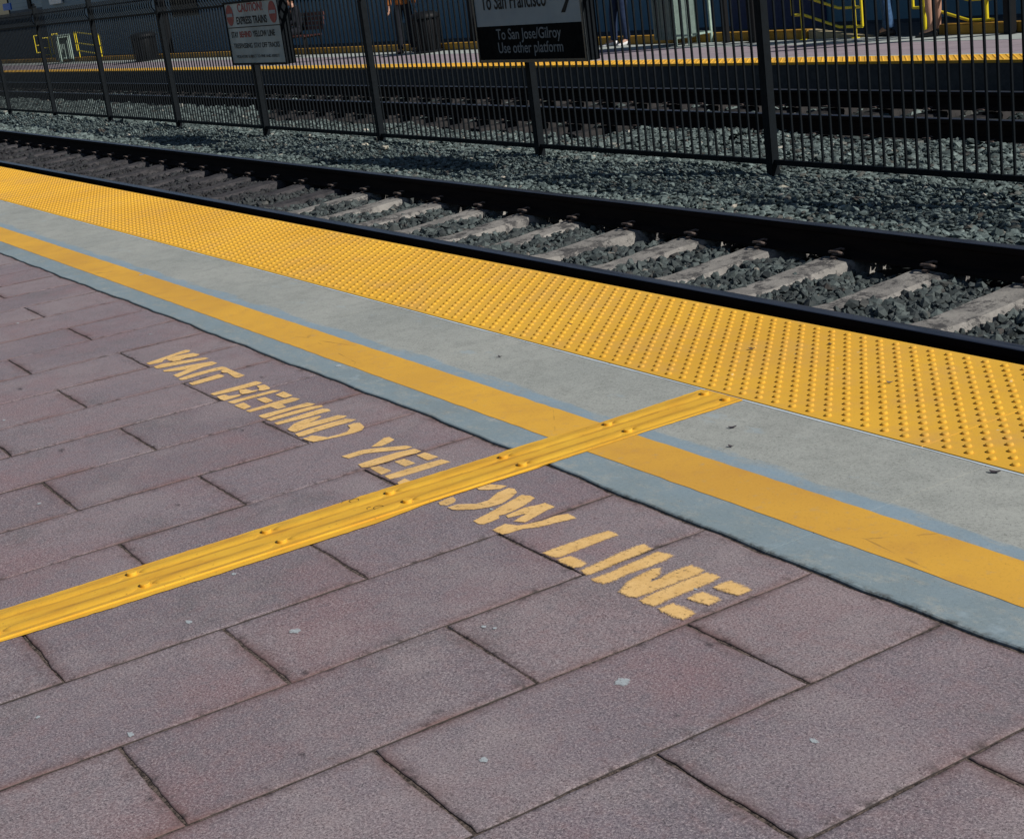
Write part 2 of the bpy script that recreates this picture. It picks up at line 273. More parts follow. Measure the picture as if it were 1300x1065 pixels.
# painted yellow line
def mat_line(name='line_paint',c1=(.72,.400,.055),c2=(.60,.325,.055)):
    n=N(name); mid=n.noise(6,5,.6); fine=n.noise(130,4,.85)
    c=n.mix(n.ramp(n.noise(1.2,4),.35,.65),c1,c2); c=n.mix(n.ramp(mid,.5,.72,0,.4),c,(.50,.25,.06))
    c=n.mix(n.ramp(fine,.60,.75,0,.35),c,(.85,.55,.16)); c=n.mix(n.ramp(fine,.44,.30,0,.5),c,(.33,.18,.04)); c=n.mix(n.ramp(n.noise(24,6,.8),.57,.66,0,.35),c,(.42,.33,.20))
    cr=n.vor(2.3,'DISTANCE_TO_EDGE',co=n.map((.5,1.4,1))); wob=n.math('MULTIPLY',n.noise(9,4),.05)
    crk=n.ramp(n.math('ADD',cr,wob),.0265,.0285,1,0); crk=n.math('MULTIPLY',crk,n.ramp(n.noise(1.6,3,co=n.map((1,1,1),(2,5,0))),.50,.60))
    c=n.mix(n.math('MULTIPLY',crk,.5),c,(.25,.14,.05))
    st=n.ramp(n.noise(11,6,.8,co=n.map((.6,2,1),(1,1,0))),.64,.74,0,.6); c=n.mix(st,c,(.36,.22,.10))
    n.bump(fine,.35,.0015); return n.fin(c,.75,0,.2)
M_line=mat_line()
def strip(name,xs,lo,hi,z,m,jit=.002):
    v=[(x,lo+random.gauss(0,jit),z) for x in xs]+[(x,hi+random.gauss(0,jit),z) for x in xs]; n=len(xs)
    b=MB(); b.add(v,[(i,i+1,n+i+1,n+i) for i in range(n-1)]); return b.build(name,m)
xs=list(np.linspace(-90,-16,80))+list(np.arange(-15.9,6,.05))
o=strip('yellow_line',xs,2.657,2.868,.0052,M_line,.0012); tag(o,'broad mustard yellow line painted along the grey concrete edge band','painted line')
# ------------------------------------------------------------------ tactile edge with truncated domes
def mat_tact():
    n=N('tactile_yellow'); x=n.xyz(); fine=n.noise(190,3,.7); mid=n.noise(4,5,.65); big=n.noise(.9,4)
    c=n.mix(n.ramp(big,.35,.65),(.74,.425,.052),(.66,.365,.045)); c=n.mix(n.ramp(mid,.48,.7,0,.5),c,(.60,.34,.085))
    c=n.mix(n.ramp(n.noise(45,4,.7),.58,.74,0,.35),c,(.42,.25,.09)); c=n.mix(n.ramp(fine,.6,.75,0,.25),c,(.9,.6,.15)); c=n.mix(n.ramp(n.noise(1.9,6,.75,co=n.map((1,1,1),(6,1,0))),.50,.64,0,.35),c,(.55,.33,.11))
    w=n.vor(7.0,co=n.map((1,1,1),(2,2,0))); ch=n.ramp(n.math('ADD',w,n.math('MULTIPLY',n.noise(80,3),.06)),.062,.078,1,0)
    c=n.mix(n.math('MULTIPLY',ch,.5),c,(.62,.52,.34))
    n.bump(n.noise(150,3),.3,.002); return n.fin(c,.85,0,.1)
M_tact=mat_tact()
def tactile(name,x0,x1,y0,y1,ztop,xd0,label,anchor=-3.777,ybase=3.392,nrow=19,seam=-3.312):
    root=empty(name,(0,0,0),label=label,cat='tactile paving')
    b=MB(); L=1.2404*1.43   # 20 dome columns
    L=.0886*14*1.0
    xs=[]; x=seam
    while x<x1: x+=3.544
    while x>x0-3.6: xs.append(x); x-=3.544
    xs=xs[::-1]
    for a,c in zip(xs[:-1],xs[1:]):
        a=max(a,x0); c=min(c,x1)
        if c-a<.05: continue
        b.box((a+.003,y0,ztop-.03),(c-.003,y1,ztop),0)
    b.build('tile',M_tact,root)
    # domes
    prof=[(.0125,-.0004),(.0119,.0046),(.0100,.0066),(.0074,.0073)]; K=10
    ring=[]; 
    for r_,z in prof:
        for k in range(K): ring.append((r_*math.cos(2*math.pi*k/K),r_*math.sin(2*math.pi*k/K),z))
    ring=np.array(ring); nf=[]
    for i in range(3):
        for k in range(K): nf.append((i*K+k,i*K+(k+1)%K,(i+1)*K+(k+1)%K,(i+1)*K+k))
    ring=np.vstack([ring,[[0,0,.0074]]]); c_=len(ring)-1
    for k in range(0,K,2): nf.append((3*K+k,3*K+(k+1)%K,3*K+(k+2)%K,c_))
    nf=np.array(nf); cs=[]
    for r_ in range(nrow):
        y=ybase+.0428*r_; ph=anchor+(.0443 if r_%2 else 0)
        i0=int(math.ceil((xd0-ph)/.0886)); i1=int((x1-.03-ph)/.0886)
        for i in range(i0,i1+1):
            x=ph+.0886*i
            s=[abs(x-q) for q in xs]
            if min(s)<.012: continue
            cs.append((x,y,ztop))
    cs=np.array(cs); v=(cs[:,None,:]+ring[None]).reshape(-1,3); f=(nf[None]+(np.arange(len(cs))*len(ring))[:,None,None]).reshape(-1,4)
    d=npmesh('truncated_domes',v,f,M_tact,root,smooth=True); d['kind']='stuff'
    return root
tactile('tactile_paving',-90,6,3.3535,4.205,.009,-42,'wide yellow tactile strip of raised domes along the near platform edge')
b=MB(); 
v=[];n=0
xs=[x for x in np.arange(-30,5,.04)]
v=[(x,3.343+.002*math.sin(x*5.3)+random.gauss(0,.001),.0052) for x in xs]+[(x,3.3528,.0060) for x in xs]; n=len(xs)
b.add(v,[(i,i+1,n+i+1,n+i) for i in range(n-1)])
def mat_caulk():
    n=N('pale_sealant'); f=n.noise(9,5,.7,co=n.map((.6,1,1))); m=n.fin((.52,.59,.64),.7)
    tr=n.n.new('ShaderNodeBsdfTransparent'); ms=n.n.new('ShaderNodeMixShader'); n.l(n.ramp(f,.34,.40),ms.inputs[0]); n.l(tr.outputs[0],ms.inputs[1]); n.l(n.b.outputs[0],ms.inputs[2]); n.l(ms.outputs[0],n.out.inputs[0]); return m
o=b.build('sealant_bead',mat_caulk()); tag(o,'thin pale grey sealant line between the concrete band and the near tactile strip','sealant')
# platform edge face under the nosing
b=MB(); b.box((-90,4.16,-.5),(6,4.2,-.03)); o=b.build('platform_face',plain('edge_concrete',(.07,.07,.068),.9)); tag(o,kind='structure')
# ------------------------------------------------------------------ guidance strip
def mat_guide():
    n=N('guide_yellow'); fine=n.noise(200,3,.7); mid=n.noise(8,5,.65,co=n.map((1.6,.5,1)))
    c=n.mix(n.ramp(mid,.4,.65),(.79,.455,.040),(.70,.36,.030)); c=n.mix(n.ramp(n.noise(30,5,.7,co=n.map((1.5,.4,1))),.55,.72,0,.45),c,(.52,.26,.03))
    x=n.xyz(); c=n.mix(n.ramp(fine,.62,.76,0,.3),c,(.9,.62,.12)); c=n.mix(n.ramp(n.noise(75,4,.75),.62,.72,0,.7),c,(.16,.09,.03))
    gx=n.math('ABSOLUTE',n.math('SUBTRACT',n.math('ABSOLUTE',n.math('ADD',x[0],4.276)),.030)); gr=n.math('MULTIPLY',n.ramp(gx,.0,.013,1,0),n.ramp(n.noise(6,6,.75,co=n.map((8,1,1))),.36,.60)); c=n.mix(n.math('MULTIPLY',gr,.8),c,(.33,.165,.03))
    gy=n.math('ABSOLUTE',n.math('SUBTRACT',n.math('ABSOLUTE',n.math('ADD',x[0],4.276)),.095)); gr=n.math('MULTIPLY',n.ramp(gy,.0,.012,1,0),n.ramp(n.noise(6,6,.75,co=n.map((8,1,1),(3,3,0))),.40,.62)); c=n.mix(n.math('MULTIPLY',gr,.75),c,(.35,.18,.04))
    n.bump(n.noise(120,3),.25,.0025); return n.fin(c,.55,0,.4)
M_gd=mat_guide()
root=empty('guidance_strip',(0,0,0),label='raised yellow guidance strip crossing the pavers to the tactile edge',cat='guidance strip')
b=MB(); YL=[-4.9,0,.74,1.12,2.0,2.47,2.88,3.34]; XL=[-4.40,-4.40,-4.396,-4.396,-4.402,-4.398,-4.386,-4.396]
YR=[-4.9,0,.68,1.0,1.3,1.85,2.03,2.5,3.34]; XR=[-4.15,-4.15,-4.152,-4.142,-4.132,-4.134,-4.157,-4.157,-4.164]
ys=list(np.arange(-4.9,3.345,.02))
v=[(float(np.interp(y,YL,XL))+random.gauss(0,.0012)+.002*math.sin(y*9),y,.0062 if y>2.46 else .0035) for y in ys]+[(float(np.interp(y,YR,XR))+random.gauss(0,.0012)+.002*math.sin(y*8),y,.0062 if y>2.46 else .0035) for y in ys]; n=len(ys)
b.add(v,[(i,i+1,n+i+1,n+i) for i in range(n-1)]); b.build('paint_film',M_gd,root)
b=MB(); jn=[3.306-.4375*i for i in range(0,19)]
b.box((-4.380,-4.9,-.004),(-4.170,3.347,.0073))
for k,yj in enumerate(jn):
    z0=.0075
    a=yj-.4375+.004; c=min(yj-.0,3.34)
b.build('tile',M_gd,root)
for k,yj in enumerate(jn[:-1]):
    z0=.0075
    for xc in (-4.335,-4.217):
        b=MB(); a=yj-.4375+.022; c=yj-.022; N_=18
        prof=[]
        v=[];f=[]
        yy=[a+(c-a)*i/N_ for i in range(N_+1)]
        for y in yy:
            e=min((y-a),(c-y)); s=min(1,.35+e/.03*.65); 
            for t in (-1,-.75,-.4,0,.4,.75,1):
                v.append((xc+t*.033*s,y,(z0-.0018+.0048*s*(1-t*t)**1.1) if abs(t)<1 else z0-.0022))
        for i in range(N_):
            for j in range(6): f.append((i*7+j,i*7+j+1,(i+1)*7+j+1,(i+1)*7+j))
        f.append(tuple(range(7))); f.append(tuple(N_*7+j for j in range(7))[::-1])
        b.add(v,f); b.build('ridge',M_gd,root,smooth=True)
for yj in jn:
    z0=.0075
    for dx in (-4.335,-4.214):
        b=MB(); b.lathe([(.0150,-.002),(.0150,.0085),(.0142,.0094),(.001,.0097)],(dx,yj,z0),16); b.build('stud',M_gd,root,smooth=True,angle=35)
M_dark=plain('dark_grime',(.03,.026,.022),.8)
for cx,cy in ((-4.372,1.880),(-4.245,1.905)):
    b=MB(); 
    b.tube([(cx+.016*math.cos(a),cy+.016*math.sin(a),.0079) for a in np.linspace(.4,5.2,14)],.0009,5)
    b.tube([(cx-.018+.01*math.cos(a),cy-.022+.010*math.sin(a),.0079) for a in np.linspace(2.4,5.0,8)],.0008,5)
    b.build('screw_mark',M_dark,root)
from mathutils.geometry import tessellate_polygon
# ------------------------------------------------------------------ stencilled lettering
def mat_stencil():
    n=N('stencil_paint'); e=n.attr('edge'); fine=n.noise(170,4,.85); mid=n.noise(12,5,.7)
    c=n.mix(n.ramp(mid,.4,.65),(.84,.55,.225),(.74,.46,.165)); c=n.mix(n.ramp(fine,.46,.34,0,.6),c,(.42,.27,.12))
    m=n.fin(c,.75)
    a=n.math('ADD',e,n.math('MULTIPLY',n.math('SUBTRACT',fine,.5),1.9)); a=n.ramp(a,.25,.75,0,.94)
    wear=n.math('MULTIPLY',n.ramp(n.noise(48,6,.8),.56,.68,1,.12),n.ramp(n.noise(3.5,4,.6),.55,.72,1,.72)); a=n.math('MULTIPLY',a,wear)
    tr=n.n.new('ShaderNodeBsdfTransparent'); ms=n.n.new('ShaderNodeMixShader'); n.l(a,ms.inputs[0]); n.l(tr.outputs[0],ms.inputs[1]); n.l(n.b.outputs[0],ms.inputs[2]); n.l(ms.outputs[0],n.out.inputs[0]); return m
M_st=mat_stencil()
root=empty('painted_lettering',(-5,2.2,0),label='stencilled yellow words WAIT BEHIND YELLOW LINE on the pavers',cat='lettering')
def stroke(poly,z,soft,ins=.0012):
    P=[Vector(p) for p in poly]; n=len(P)
    area=sum(P[i].x*P[(i+1)%n].y-P[(i+1)%n].x*P[i].y for i in range(n))
    if area<0: P=P[::-1]
    # subdivide
    Q=[]
    for i in range(n):
        a=P[i]; c=P[(i+1)%n]; k=max(1,int((c-a).length/.02))
        for j in range(k): Q.append(a.lerp(c,j/k))
    n=len(Q); nor=[]
    for i in range(n):
        d=(Q[(i+1)%n]-Q[i-1]).normalized(); nor.append(Vector((d.y,-d.x)))
    bm=bmesh.new(); lay=bm.verts.layers.float.new('edge')
    inn=[bm.verts.new((q.x-nr.x*ins+5,q.y-nr.y*ins-2.2,z)) for q,nr in zip(Q,nor)]
    out=[bm.verts.new((q.x+nr.x*soft+5,q.y+nr.y*soft-2.2,z)) for q,nr in zip(Q,nor)]
    for q in inn: q[lay]=1.25
    for q in out: q[lay]=-.25
    for tri in tessellate_polygon([[Vector((q.co.x,q.co.y,0)) for q in inn]]):
        try: bm.faces.new([inn[t] for t in tri])
        except ValueError: pass
    for i in range(n):
        try: bm.faces.new((inn[i],out[i],out[(i+1)%n],inn[(i+1)%n]))
        except ValueError: pass
    me=bpy.data.meshes.new('letter_stroke'); bm.to_mesh(me); bm.free(); return me
GROUP=[3,1,1,2,4,4,2,1,2,2,2,4,2,3,3,2,1,2,4]   # strokes per letter: W A I T B E H I N D Y E L O W L I N E
NAMES=['letter_'+c for c in 'waitbehindyelowline']
k=0
for gi,cnt in enumerate(GROUP):
    V=[];F=[];A=[]
    for s in range(cnt):
        far_=max(0,min(1,(STROKES[k][0][0]+4.1)/.8)) if gi>=13 else 0; soft=.006+.016*far_; ins=.0012+.0065*far_
        me=stroke(STROKES[k],.0019+.0003*s+.00015*(gi%2),soft,ins); o0=len(V)
        V+=[v.co[:] for v in me.vertices]; F+=[tuple(i+o0 for i in p.vertices) for p in me.polygons]
        arr=[0.0]*len(me.vertices); me.attributes['edge'].data.foreach_get('value',arr); A+=arr; bpy.data.meshes.remove(me); k+=1
    me=bpy.data.meshes.new('letter'); me.from_pydata(V,[],F); at=me.attributes.new('edge','FLOAT','POINT'); at.data.foreach_set('value',A)
    me.materials.append(M_st); o=bpy.data.objects.new(NAMES[gi],me); COL.objects.link(o); o.parent=root
# ------------------------------------------------------------------ ground and ballast
def mat_ground():
    n=N('ballast_bed'); return n.fin(n.mix(n.ramp(n.noise(30,5),.4,.6),(.010,.012,.013),(.03,.035,.035)),.95)
b=MB(); b.box((-1500,-900,-.9),(900,1500,-.52)); o=b.build('ground',plain('far_ground',(.09,.085,.075),.95)); tag(o,kind='structure')
b=MB(); b.box((-92,4.15,-.5),(7,12.5,-.492)); o=b.build('track_bed',mat_ground()); tag(o,kind='structure')
def mat_stone():
    n=N('ballast_stone'); t=n.attr('tone'); h=n.attr('hue'); f=n.noise(35,4,.6)
    c=n.mix(n.ramp(t,0,1),(.030,.046,.047),(.215,.275,.265)); c=n.mix(n.ramp(h,.0,.012,1,0),c,(.55,.50,.42)); c=n.mix(n.ramp(h,.90,1,0,.8),c,(.085,.068,.055))
    d=n.attr('dirt'); c=n.mix(d,c,(.022,.021,.024)); c=n.mix(n.ramp(f,.45,.7,0,.4),c,(.03,.038,.04))  # this attribute darkens for real dirt and for shade painted into the cribs
    n.bump(n.noise(60,4),.5,.006)
    return n.fin(c,.75,0,.3)
M_stone=mat_stone()
ico=bmesh.new(); bmesh.ops.create_icosphere(ico,subdivisions=1,radius=1); ico.verts.index_update()
IV=np.array([v.co[:] for v in ico.verts]); IF=np.array([[v.index for v in f.verts] for f in ico.faces]); ico.free()
def stones(name,pts,size,dirt,nm='ballast'):
    n=len(pts)
    v=np.repeat(IV[None],n,0); v=v*(1+RNG.uniform(-.38,.30,(n,len(IV),1)))
    sc=size[:,None]*np.stack([RNG.uniform(.75,1.45,n),RNG.uniform(.6,1.15,n),RNG.uniform(.5,.95,n)],1); v=v*sc[:,None,:]
    q=RNG.normal(size=(n,4)); q/=np.linalg.norm(q,axis=1)[:,None]; a,b_,c,d=q.T
    Rm=np.stack([1-2*(c*c+d*d),2*(b_*c-a*d),2*(b_*d+a*c),2*(b_*c+a*d),1-2*(b_*b_+d*d),2*(c*d-a*b_),2*(b_*d-a*c),2*(c*d+a*b_),1-2*(b_*b_+c*c)],1).reshape(n,3,3)
    v=np.einsum('nij,nkj->nki',Rm,v); v[:,:,2]*=np.where((pts[:,1]>6.5)&(pts[:,0]>-24),.62,.9)[:,None]; v=v+pts[:,None,:]
    f=(IF[None]+(np.arange(n)*len(IV))[:,None,None]).reshape(-1,3)
    k=len(IV); tone=np.repeat(RNG.beta(1.2,1.9,n),k); hue=np.repeat(RNG.uniform(0,1,n),k); dr=np.repeat(dirt,k)
    return npmesh(name,v.reshape(-1,3),f,M_stone,attrs={'tone':tone,'hue':hue,'dirt':dr})
def scatter(x0,x1,y0,y1,dens,zf):
    n=int((x1-x0)*(y1-y0)*dens); x=RNG.uniform(x0,x1,n); y=RNG.uniform(y0,y1,n); return x,y
TP=.715; TIE0=-6.02
def zsurf(x,y):
    z=np.full_like(x,-.375)
    z+= .035*np.sin(x*.9+y*1.3)*.35+.02*np.sin(x*2.3-y*2.1)
    mid=np.exp(-((y-7.85)/.75)**2); z+=.02*mid
    trk=((y>4.9)&(y<6.42)); z=np.where(trk,-.438+.016*np.sin(x*5.1)+.012*np.sin(y*9+x*3),z)
    trk=((y>10.1)&(y<12.4)); z=np.where(trk,-.465,z)
    return z
def field(x0,x1,y0,y1,dens,size,layers=2):
    P=[];Sz=[];D=[]
    for L in range(layers):
        x,y=scatter(x0,x1,y0,y1,dens,None); inner=(y>4.9)&(y<6.42)
        ok=~((np.abs(y-4.92)<.085)|(np.abs(y-6.42)<.085)|(np.abs(y-10.18)<.085)|(np.abs(y-11.685)<.085))
        for yc in (5.67,10.93):
            ph=((x-(TIE0-.125)+TP/2)%TP)-TP/2; ontie=(np.abs(ph)<.118)&(np.abs(y-yc)<1.28); keep=RNG.uniform(0,1,len(x))<.02+(.10 if yc>8 else .0); ok&=~(ontie&~keep)
        x=x[ok];y=y[ok]
        s=RNG.lognormal(0,.28,len(x))*size; z=zsurf(x,y)-.020*(layers-1-L)+RNG.normal(0,.011,len(x))
        far=np.clip((-x-12.5)/3.0,0,1); d=np.where((y>4.9)&(y<6.42),.50+.40*far,.0)+RNG.uniform(0,.15,len(x))  # shade painted onto stones between the rails; far adds dirt to the left
        P.append(np.stack([x,y,z],1)); Sz.append(s); D.append(d)
    return np.concatenate(P),np.concatenate(Sz),np.concatenate(D)
parts=[field(-14,-3.2,4.95,6.45,1150,.0265,4),field(-14,-5.0,6.4,8.6,1050,.0225,2),field(-24,-14,5.2,9.4,720,.0255,2),field(-14,-7,8.6,10.3,520,.028,2),
       field(-45,-24,5.2,10.2,240,.040,2),field(-90,-45,5.2,10.6,70,.070,2),field(-60,-8,10.2,12.3,60,.05,1),field(-5,5,6.4,10,160,.05,1),field(-3.2,5,5,6.4,150,.05,1)]
P=np.concatenate([p[0] for p in parts]); s_=np.concatenate([p[1] for p in parts]); d_=np.concatenate([p[2] for p in parts])
o=stones('ballast',P,s_,d_); tag(o,kind='stuff')
# continuous bed just under the top stones
b=MB(); b.box((-91,4.25,-.489),(6,12.35,-.470)); o=b.build('ballast_bed',mat_ground()); tag(o,kind='structure')
# ------------------------------------------------------------------ ties, rails and clips
def mat_tie(name,a,b_,c_):
    n=N(name); r=n.rnd(); g=n.noise(5,6,.7,co=n.map((1,.35,1))); f=n.noise(60,4,.7)
    off=n.n.new('ShaderNodeVectorMath'); off.operation='ADD'; n.l(n.co,off.inputs[0]); cmb=n.n.new('ShaderNodeCombineXYZ'); n.l(n.math('MULTIPLY',r,50.),cmb.inputs[0]); n.l(cmb.outputs[0],off.inputs[1])
    st=n.noise(4.5,6,.7,co=off.outputs[0]); c=n.mix(n.ramp(st,.4,.6),a,b_); c=n.mix(n.ramp(n.noise(7,6,.8,co=off.outputs[0]),.50,.58,0,.85),c,c_)
    c=n.mix(n.ramp(f,.55,.75,0,.4),c,tuple(x*1.3 for x in a)); n.bump(n.math('ADD',g,f),.5,.008); return n.fin(c,.85,0,.25)
M_tie=mat_tie('tie_concrete',(.275,.262,.242),(.175,.168,.158),(.035,.035,.038)); M_tie3=mat_tie('tie_near_black',(.030,.028,.028),(.018,.017,.018),(.012,.012,.012)); M_tie2=mat_tie('tie_dirty',(.062,.059,.062),(.040,.038,.042),(.02,.02,.022))  # M_tie3 is a plain near-black tone for the second track's ties
def mat_rust():
    n=N('clip_rust'); return n.fin(n.mix(n.ramp(n.noise(40,5),.4,.6),(.15,.115,.10),(.07,.055,.05)),.75,.1)
M_clip=mat_rust()
def tie_mesh(mat,seed):
    rr=random.Random(seed); ny=26; V=[];F=[]
    for i in range(ny+1):
        y=-1.27+2.54*i/ny; a=abs(y)
        top=-.365 if a>.52 else -.365-.048*(1-(a/.52)**2)**1.0
        top=-.352-.046*max(0,1-(a/.62))**.9
        hw=.118+.014*min(1,a/.6)
        j=lambda s=.0025: rr.gauss(0,s)
        V+=[(-hw-.028,y,-.50),(-hw-.004+j(),y,top-.028),(-hw+.018+j(),y,top-.004+j(.0012)),(-.02,y,top+.001+j(.001)),(hw-.018+j(),y,top-.004+j(.0012)),(hw+.004+j(),y,top-.028),(hw+.028,y,-.50)]
    for i in range(ny):
        for k in range(6): F.append((i*7+k,i*7+k+1,(i+1)*7+k+1,(i+1)*7+k))
    F.append(tuple(range(7))); F.append(tuple(ny*7+k for k in range(7))[::-1])
    b=MB(); b.add(V,F); return b
def clip_mesh(s):
    """bent spring clip; s=+1 sits on the -Y side of a rail"""
    b=MB(); r=.0075
    pts=[(-.055,-.012,.014),(-.02,-.012,.016),(.03,-.016,.020),(.058,-.030,.034),(.052,-.062,.048),(.015,-.074,.050),(-.022,-.066,.044),(-.040,-.040,.038),(-.030,-.010,.042),(.0,.012,.050),(.020,.020,.046)]
    b.tube([(x,y*s-.062*s,z) for x,y,z in pts],r,7)
    b.box((-.022,min(-.128*s,-.10*s),-.004),(.022,max(-.128*s,-.10*s),.014),.003)
    return b
def track(yc,rails,nm,first,grpT,n,ylab):
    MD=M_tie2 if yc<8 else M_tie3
    protoA=protoB=None
    for i in range(n):
        xc=TIE0-.125-TP*i+TP*first
        if yc<8:
            dark=xc<-13.7
            j=i-first
            if not dark: lab=f'pale weathered concrete tie of the near track, number {j+1+2} counted from the right edge' if False else None
        else: dark=True
        var='dark' if dark else 'pale'
        if dark:
            if protoB is None:
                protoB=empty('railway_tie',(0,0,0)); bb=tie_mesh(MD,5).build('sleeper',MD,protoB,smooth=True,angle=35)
                for rl in rails:
                    for s in (1,-1):
                        c=clip_mesh(s).build('rail_clip',M_clip,protoB,smooth=True,angle=40); c.location=(0,rl-yc,-.353)
                o=protoB
            else: o=copy_tree(protoB)
        else:
            if protoA is None:
                protoA=empty('railway_tie',(0,0,0)); bb=tie_mesh(M_tie,9).build('sleeper',M_tie,protoA,smooth=True,angle=35)
                for rl in rails:
                    for s in (1,-1):
                        c=clip_mesh(s).build('rail_clip',M_clip,protoA,smooth=True,angle=40); c.location=(0,rl-yc,-.353)
                o=protoA
            else: o=copy_tree(protoA)
        o.location=(xc+random.gauss(0,.008),yc,-.015+random.gauss(0,.003)); o.rotation_euler=(0,0,random.gauss(0,.008))
        o['category']='railway tie'
        if yc<8 and not dark:
            o['label']=TIELAB[i] if i<len(TIELAB) else 'pale concrete tie under the near track'; o['group']='pale concrete ties of the near track'
        elif yc<8: o['label']='dark dirt-covered tie in the far left stretch of the near track'; o['group']='dirt-covered ties of the near track'
        else: o['label']='dark tie under the second track beyond the picket fence'; o['group']='ties of the second track'
        if yc>8: o.location.z-=.03
ORD=['first','second','third','fourth','fifth','sixth','seventh','eighth','ninth']
TIELAB=['pale concrete tie cut by the right edge of the view, partly buried in stones']+[f'pale concrete tie of the near track, {ORD[k]} full one from the right' for k in range(0,9)]+['tenth full pale tie from the right, last before the dirt-darkened stretch','eleventh full pale tie from the right, where the near track turns dark']+['pale tie farthest left on the near track']
track(5.67,(4.92,6.42),'near',1,'',90,'')
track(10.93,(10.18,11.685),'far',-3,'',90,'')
def rail_prof(y):
    h=[(-.076,0),(-.076,.010),(-.03,.022),(-.011,.035),(-.009,.075),(-.010,.125),(-.034,.137),(-.0375,.150),(-.0365,.168),(-.030,.1745),(-.015,.1768),(0,.1775)]
    pr=h+[(-a,z) for a,z in h[::-1][1:]]
    return [(y+a,z-.353-.0) for a,z in pr]
def mat_rail():
    n=N('rail_steel'); x=n.xyz(); f=n.noise(20,5,.6,co=n.map((.15,1,1))); 
    c=n.mix(n.ramp(f,.4,.65),(.020,.013,.011),(.011,.008,.0075)); return n.fin(c,.9,.0,.08)
def mat_railtop():
    n=N('rail_running_surface'); f=n.noise(14,4,.6,co=n.map((.2,3,1))); 
    return n.fin(n.mix(n.ramp(f,.35,.65),(.14,.15,.18),(.24,.25,.28)),n.ramp(f,.3,.7,.25,.40),.9)
MR=mat_rail(); MT=mat_railtop()
RL=['nearest rail, dark steel line running just past the yellow tactile edge','second rail, dark steel with black shaded web before the gravel strip','third rail, dark steel seen through the fence on the second track','farthest rail, dark steel seen through the fence below the far platform wall']
for y,lab in zip((4.92,6.42,10.18,11.685),RL):
    root=empty('rail',(0,y,-.368),label=lab,cat='rail')
    b=MB(); b.extrude_x([(a-y,z+.353) for a,z in rail_prof(y)],-90,6,1); b.build('rail_body',MR,root,smooth=True,angle=30)
    b=MB(); b.extrude_x([(-.0345,.1735),(-.031,.1765),(-.018,.1786),(0,.1792),(.018,.1786),(.031,.1765),(.0345,.1735)],-90,6,1); b.build('running_surface',MT,root)
# ------------------------------------------------------------------ picket fence between the tracks
def mat_black(name,c=(.0045,.0075,.0105),rough=.6,spec=.14):
    n=N(name); f=n.noise(30,4,.6); return n.fin(n.mix(n.ramp(f,.4,.65),c,tuple(x*.7 for x in c)),n.ramp(f,.3,.7,rough,rough+.15),0,spec)
M_blk=mat_black('black_metal'); FY=8.3; PX=-9.69; PS=3.53
root=empty('picket_fence',(0,FY,0),label='long black steel picket fence with curved picket tops between the two tracks',cat='fence')
posts=[PX-PS*i for i in range(-3,22)]
def bar(b,pts,h):
    """square bar through points (x const)"""
    V=[];n=len(pts)
    for i,(x,y,z) in enumerate(pts):
        d=Vector(pts[min(i+1,n-1)])-Vector(pts[max(i-1,0)]); d.normalize(); s=Vector((0,d.z,-d.y))
        for a,c in ((-1,-1),(1,-1),(1,1),(-1,1)): V.append((x+a*h,y+s.y*c*h,z+s.z*c*h))
    F=[(i*4+k,i*4+(k+1)%4,(i+1)*4+(k+1)%4,(i+1)*4+k) for i in range(n-1) for k in range(4)]+[(3,2,1,0),tuple((n-1)*4+k for k in range(4))]
    b.add(V,F)
for i,x in enumerate(posts):
    b=MB(); t=.04
    b.box((x-t,-t,-.55),(x+t,t,1.78),.004); b.lathe([(.05,1.78),(.052,1.79),(.03,1.80),(.02,1.815),(.03,1.83),(.02,1.85),(.002,1.86)],(x,0,0),10)
    b.box((x-.075,-.075,-.50),(x+.075,.075,-.395),.004)
    o=b.build('post',M_blk,root)
for a,c in zip(posts[1:],posts[:-1]):
    b=MB()
    x0=a+.041; x1=c-.041
    b.box((x0,-.019,-.272),(x1,.019,-.230)); b.box((x0,-.019,1.415),(x1,.019,1.447)); b.box((x0,-.014,1.635),(x1,.014,1.66))
    n=30; sp=(x1-x0)/(n+1)
    for k in range(1,n+1):
        x=x0+sp*k+random.gauss(0,.0015); h=.0078
        bar(b,[(x,0,-.262),(x,0,1.40),(x,-.012,1.46),(x,-.052,1.53),(x,-.052,1.60),(x,-.010,1.67),(x,.035,1.72)],h)
    b.build('picket_panel',M_blk,root)
# ------------------------------------------------------------------ signs hung on the fence
def text_mesh(txt,size,m,name,parent,loc,width=None,bold=.0,align='LEFT'):
    cu=bpy.data.curves.new('t','FONT'); cu.body=txt; cu.size=size; cu.offset=bold; cu.align_x=align; cu.fill_mode='BOTH'; cu.extrude=.0006; cu.resolution_u=6
    ob=bpy.data.objects.new('t',cu); COL.objects.link(ob); bpy.context.view_layer.update()
    dg=bpy.context.evaluated_depsgraph_get(); me=bpy.data.meshes.new_from_object(ob.evaluated_get(dg)); bpy.data.objects.remove(ob); bpy.data.curves.remove(cu)
    me.name=name; me.materials.clear(); me.materials.append(m); xs=[v.co.x for v in me.vertices]; w_=max(xs)-min(xs); s=(width/w_) if width else 1
    mn=min(xs)
    for v in me.vertices:
        x=(v.co.x-(mn if width else 0))*s; v.co=Vector((x,-v.co.z,v.co.y*1.1))
    o=bpy.data.objects.new(name,me); COL.objects.link(o); o.parent=parent; o.location=loc; return o
M_face=plain('sign_grey',(.27,.34,.385),.5,0,.4,.12,3); M_brown=plain('sign_dark',(.003,.004,.005),.8,0,.06); M_txb=plain('text_black',(.008,.009,.011),.6,0,.2); M_txw=plain('text_pale',(.17,.20,.225),.6)
M_red=plain('text_red',(.30,.012,.016),.5); M_alu=plain('brushed_frame',(.10,.115,.12),.3,.7)
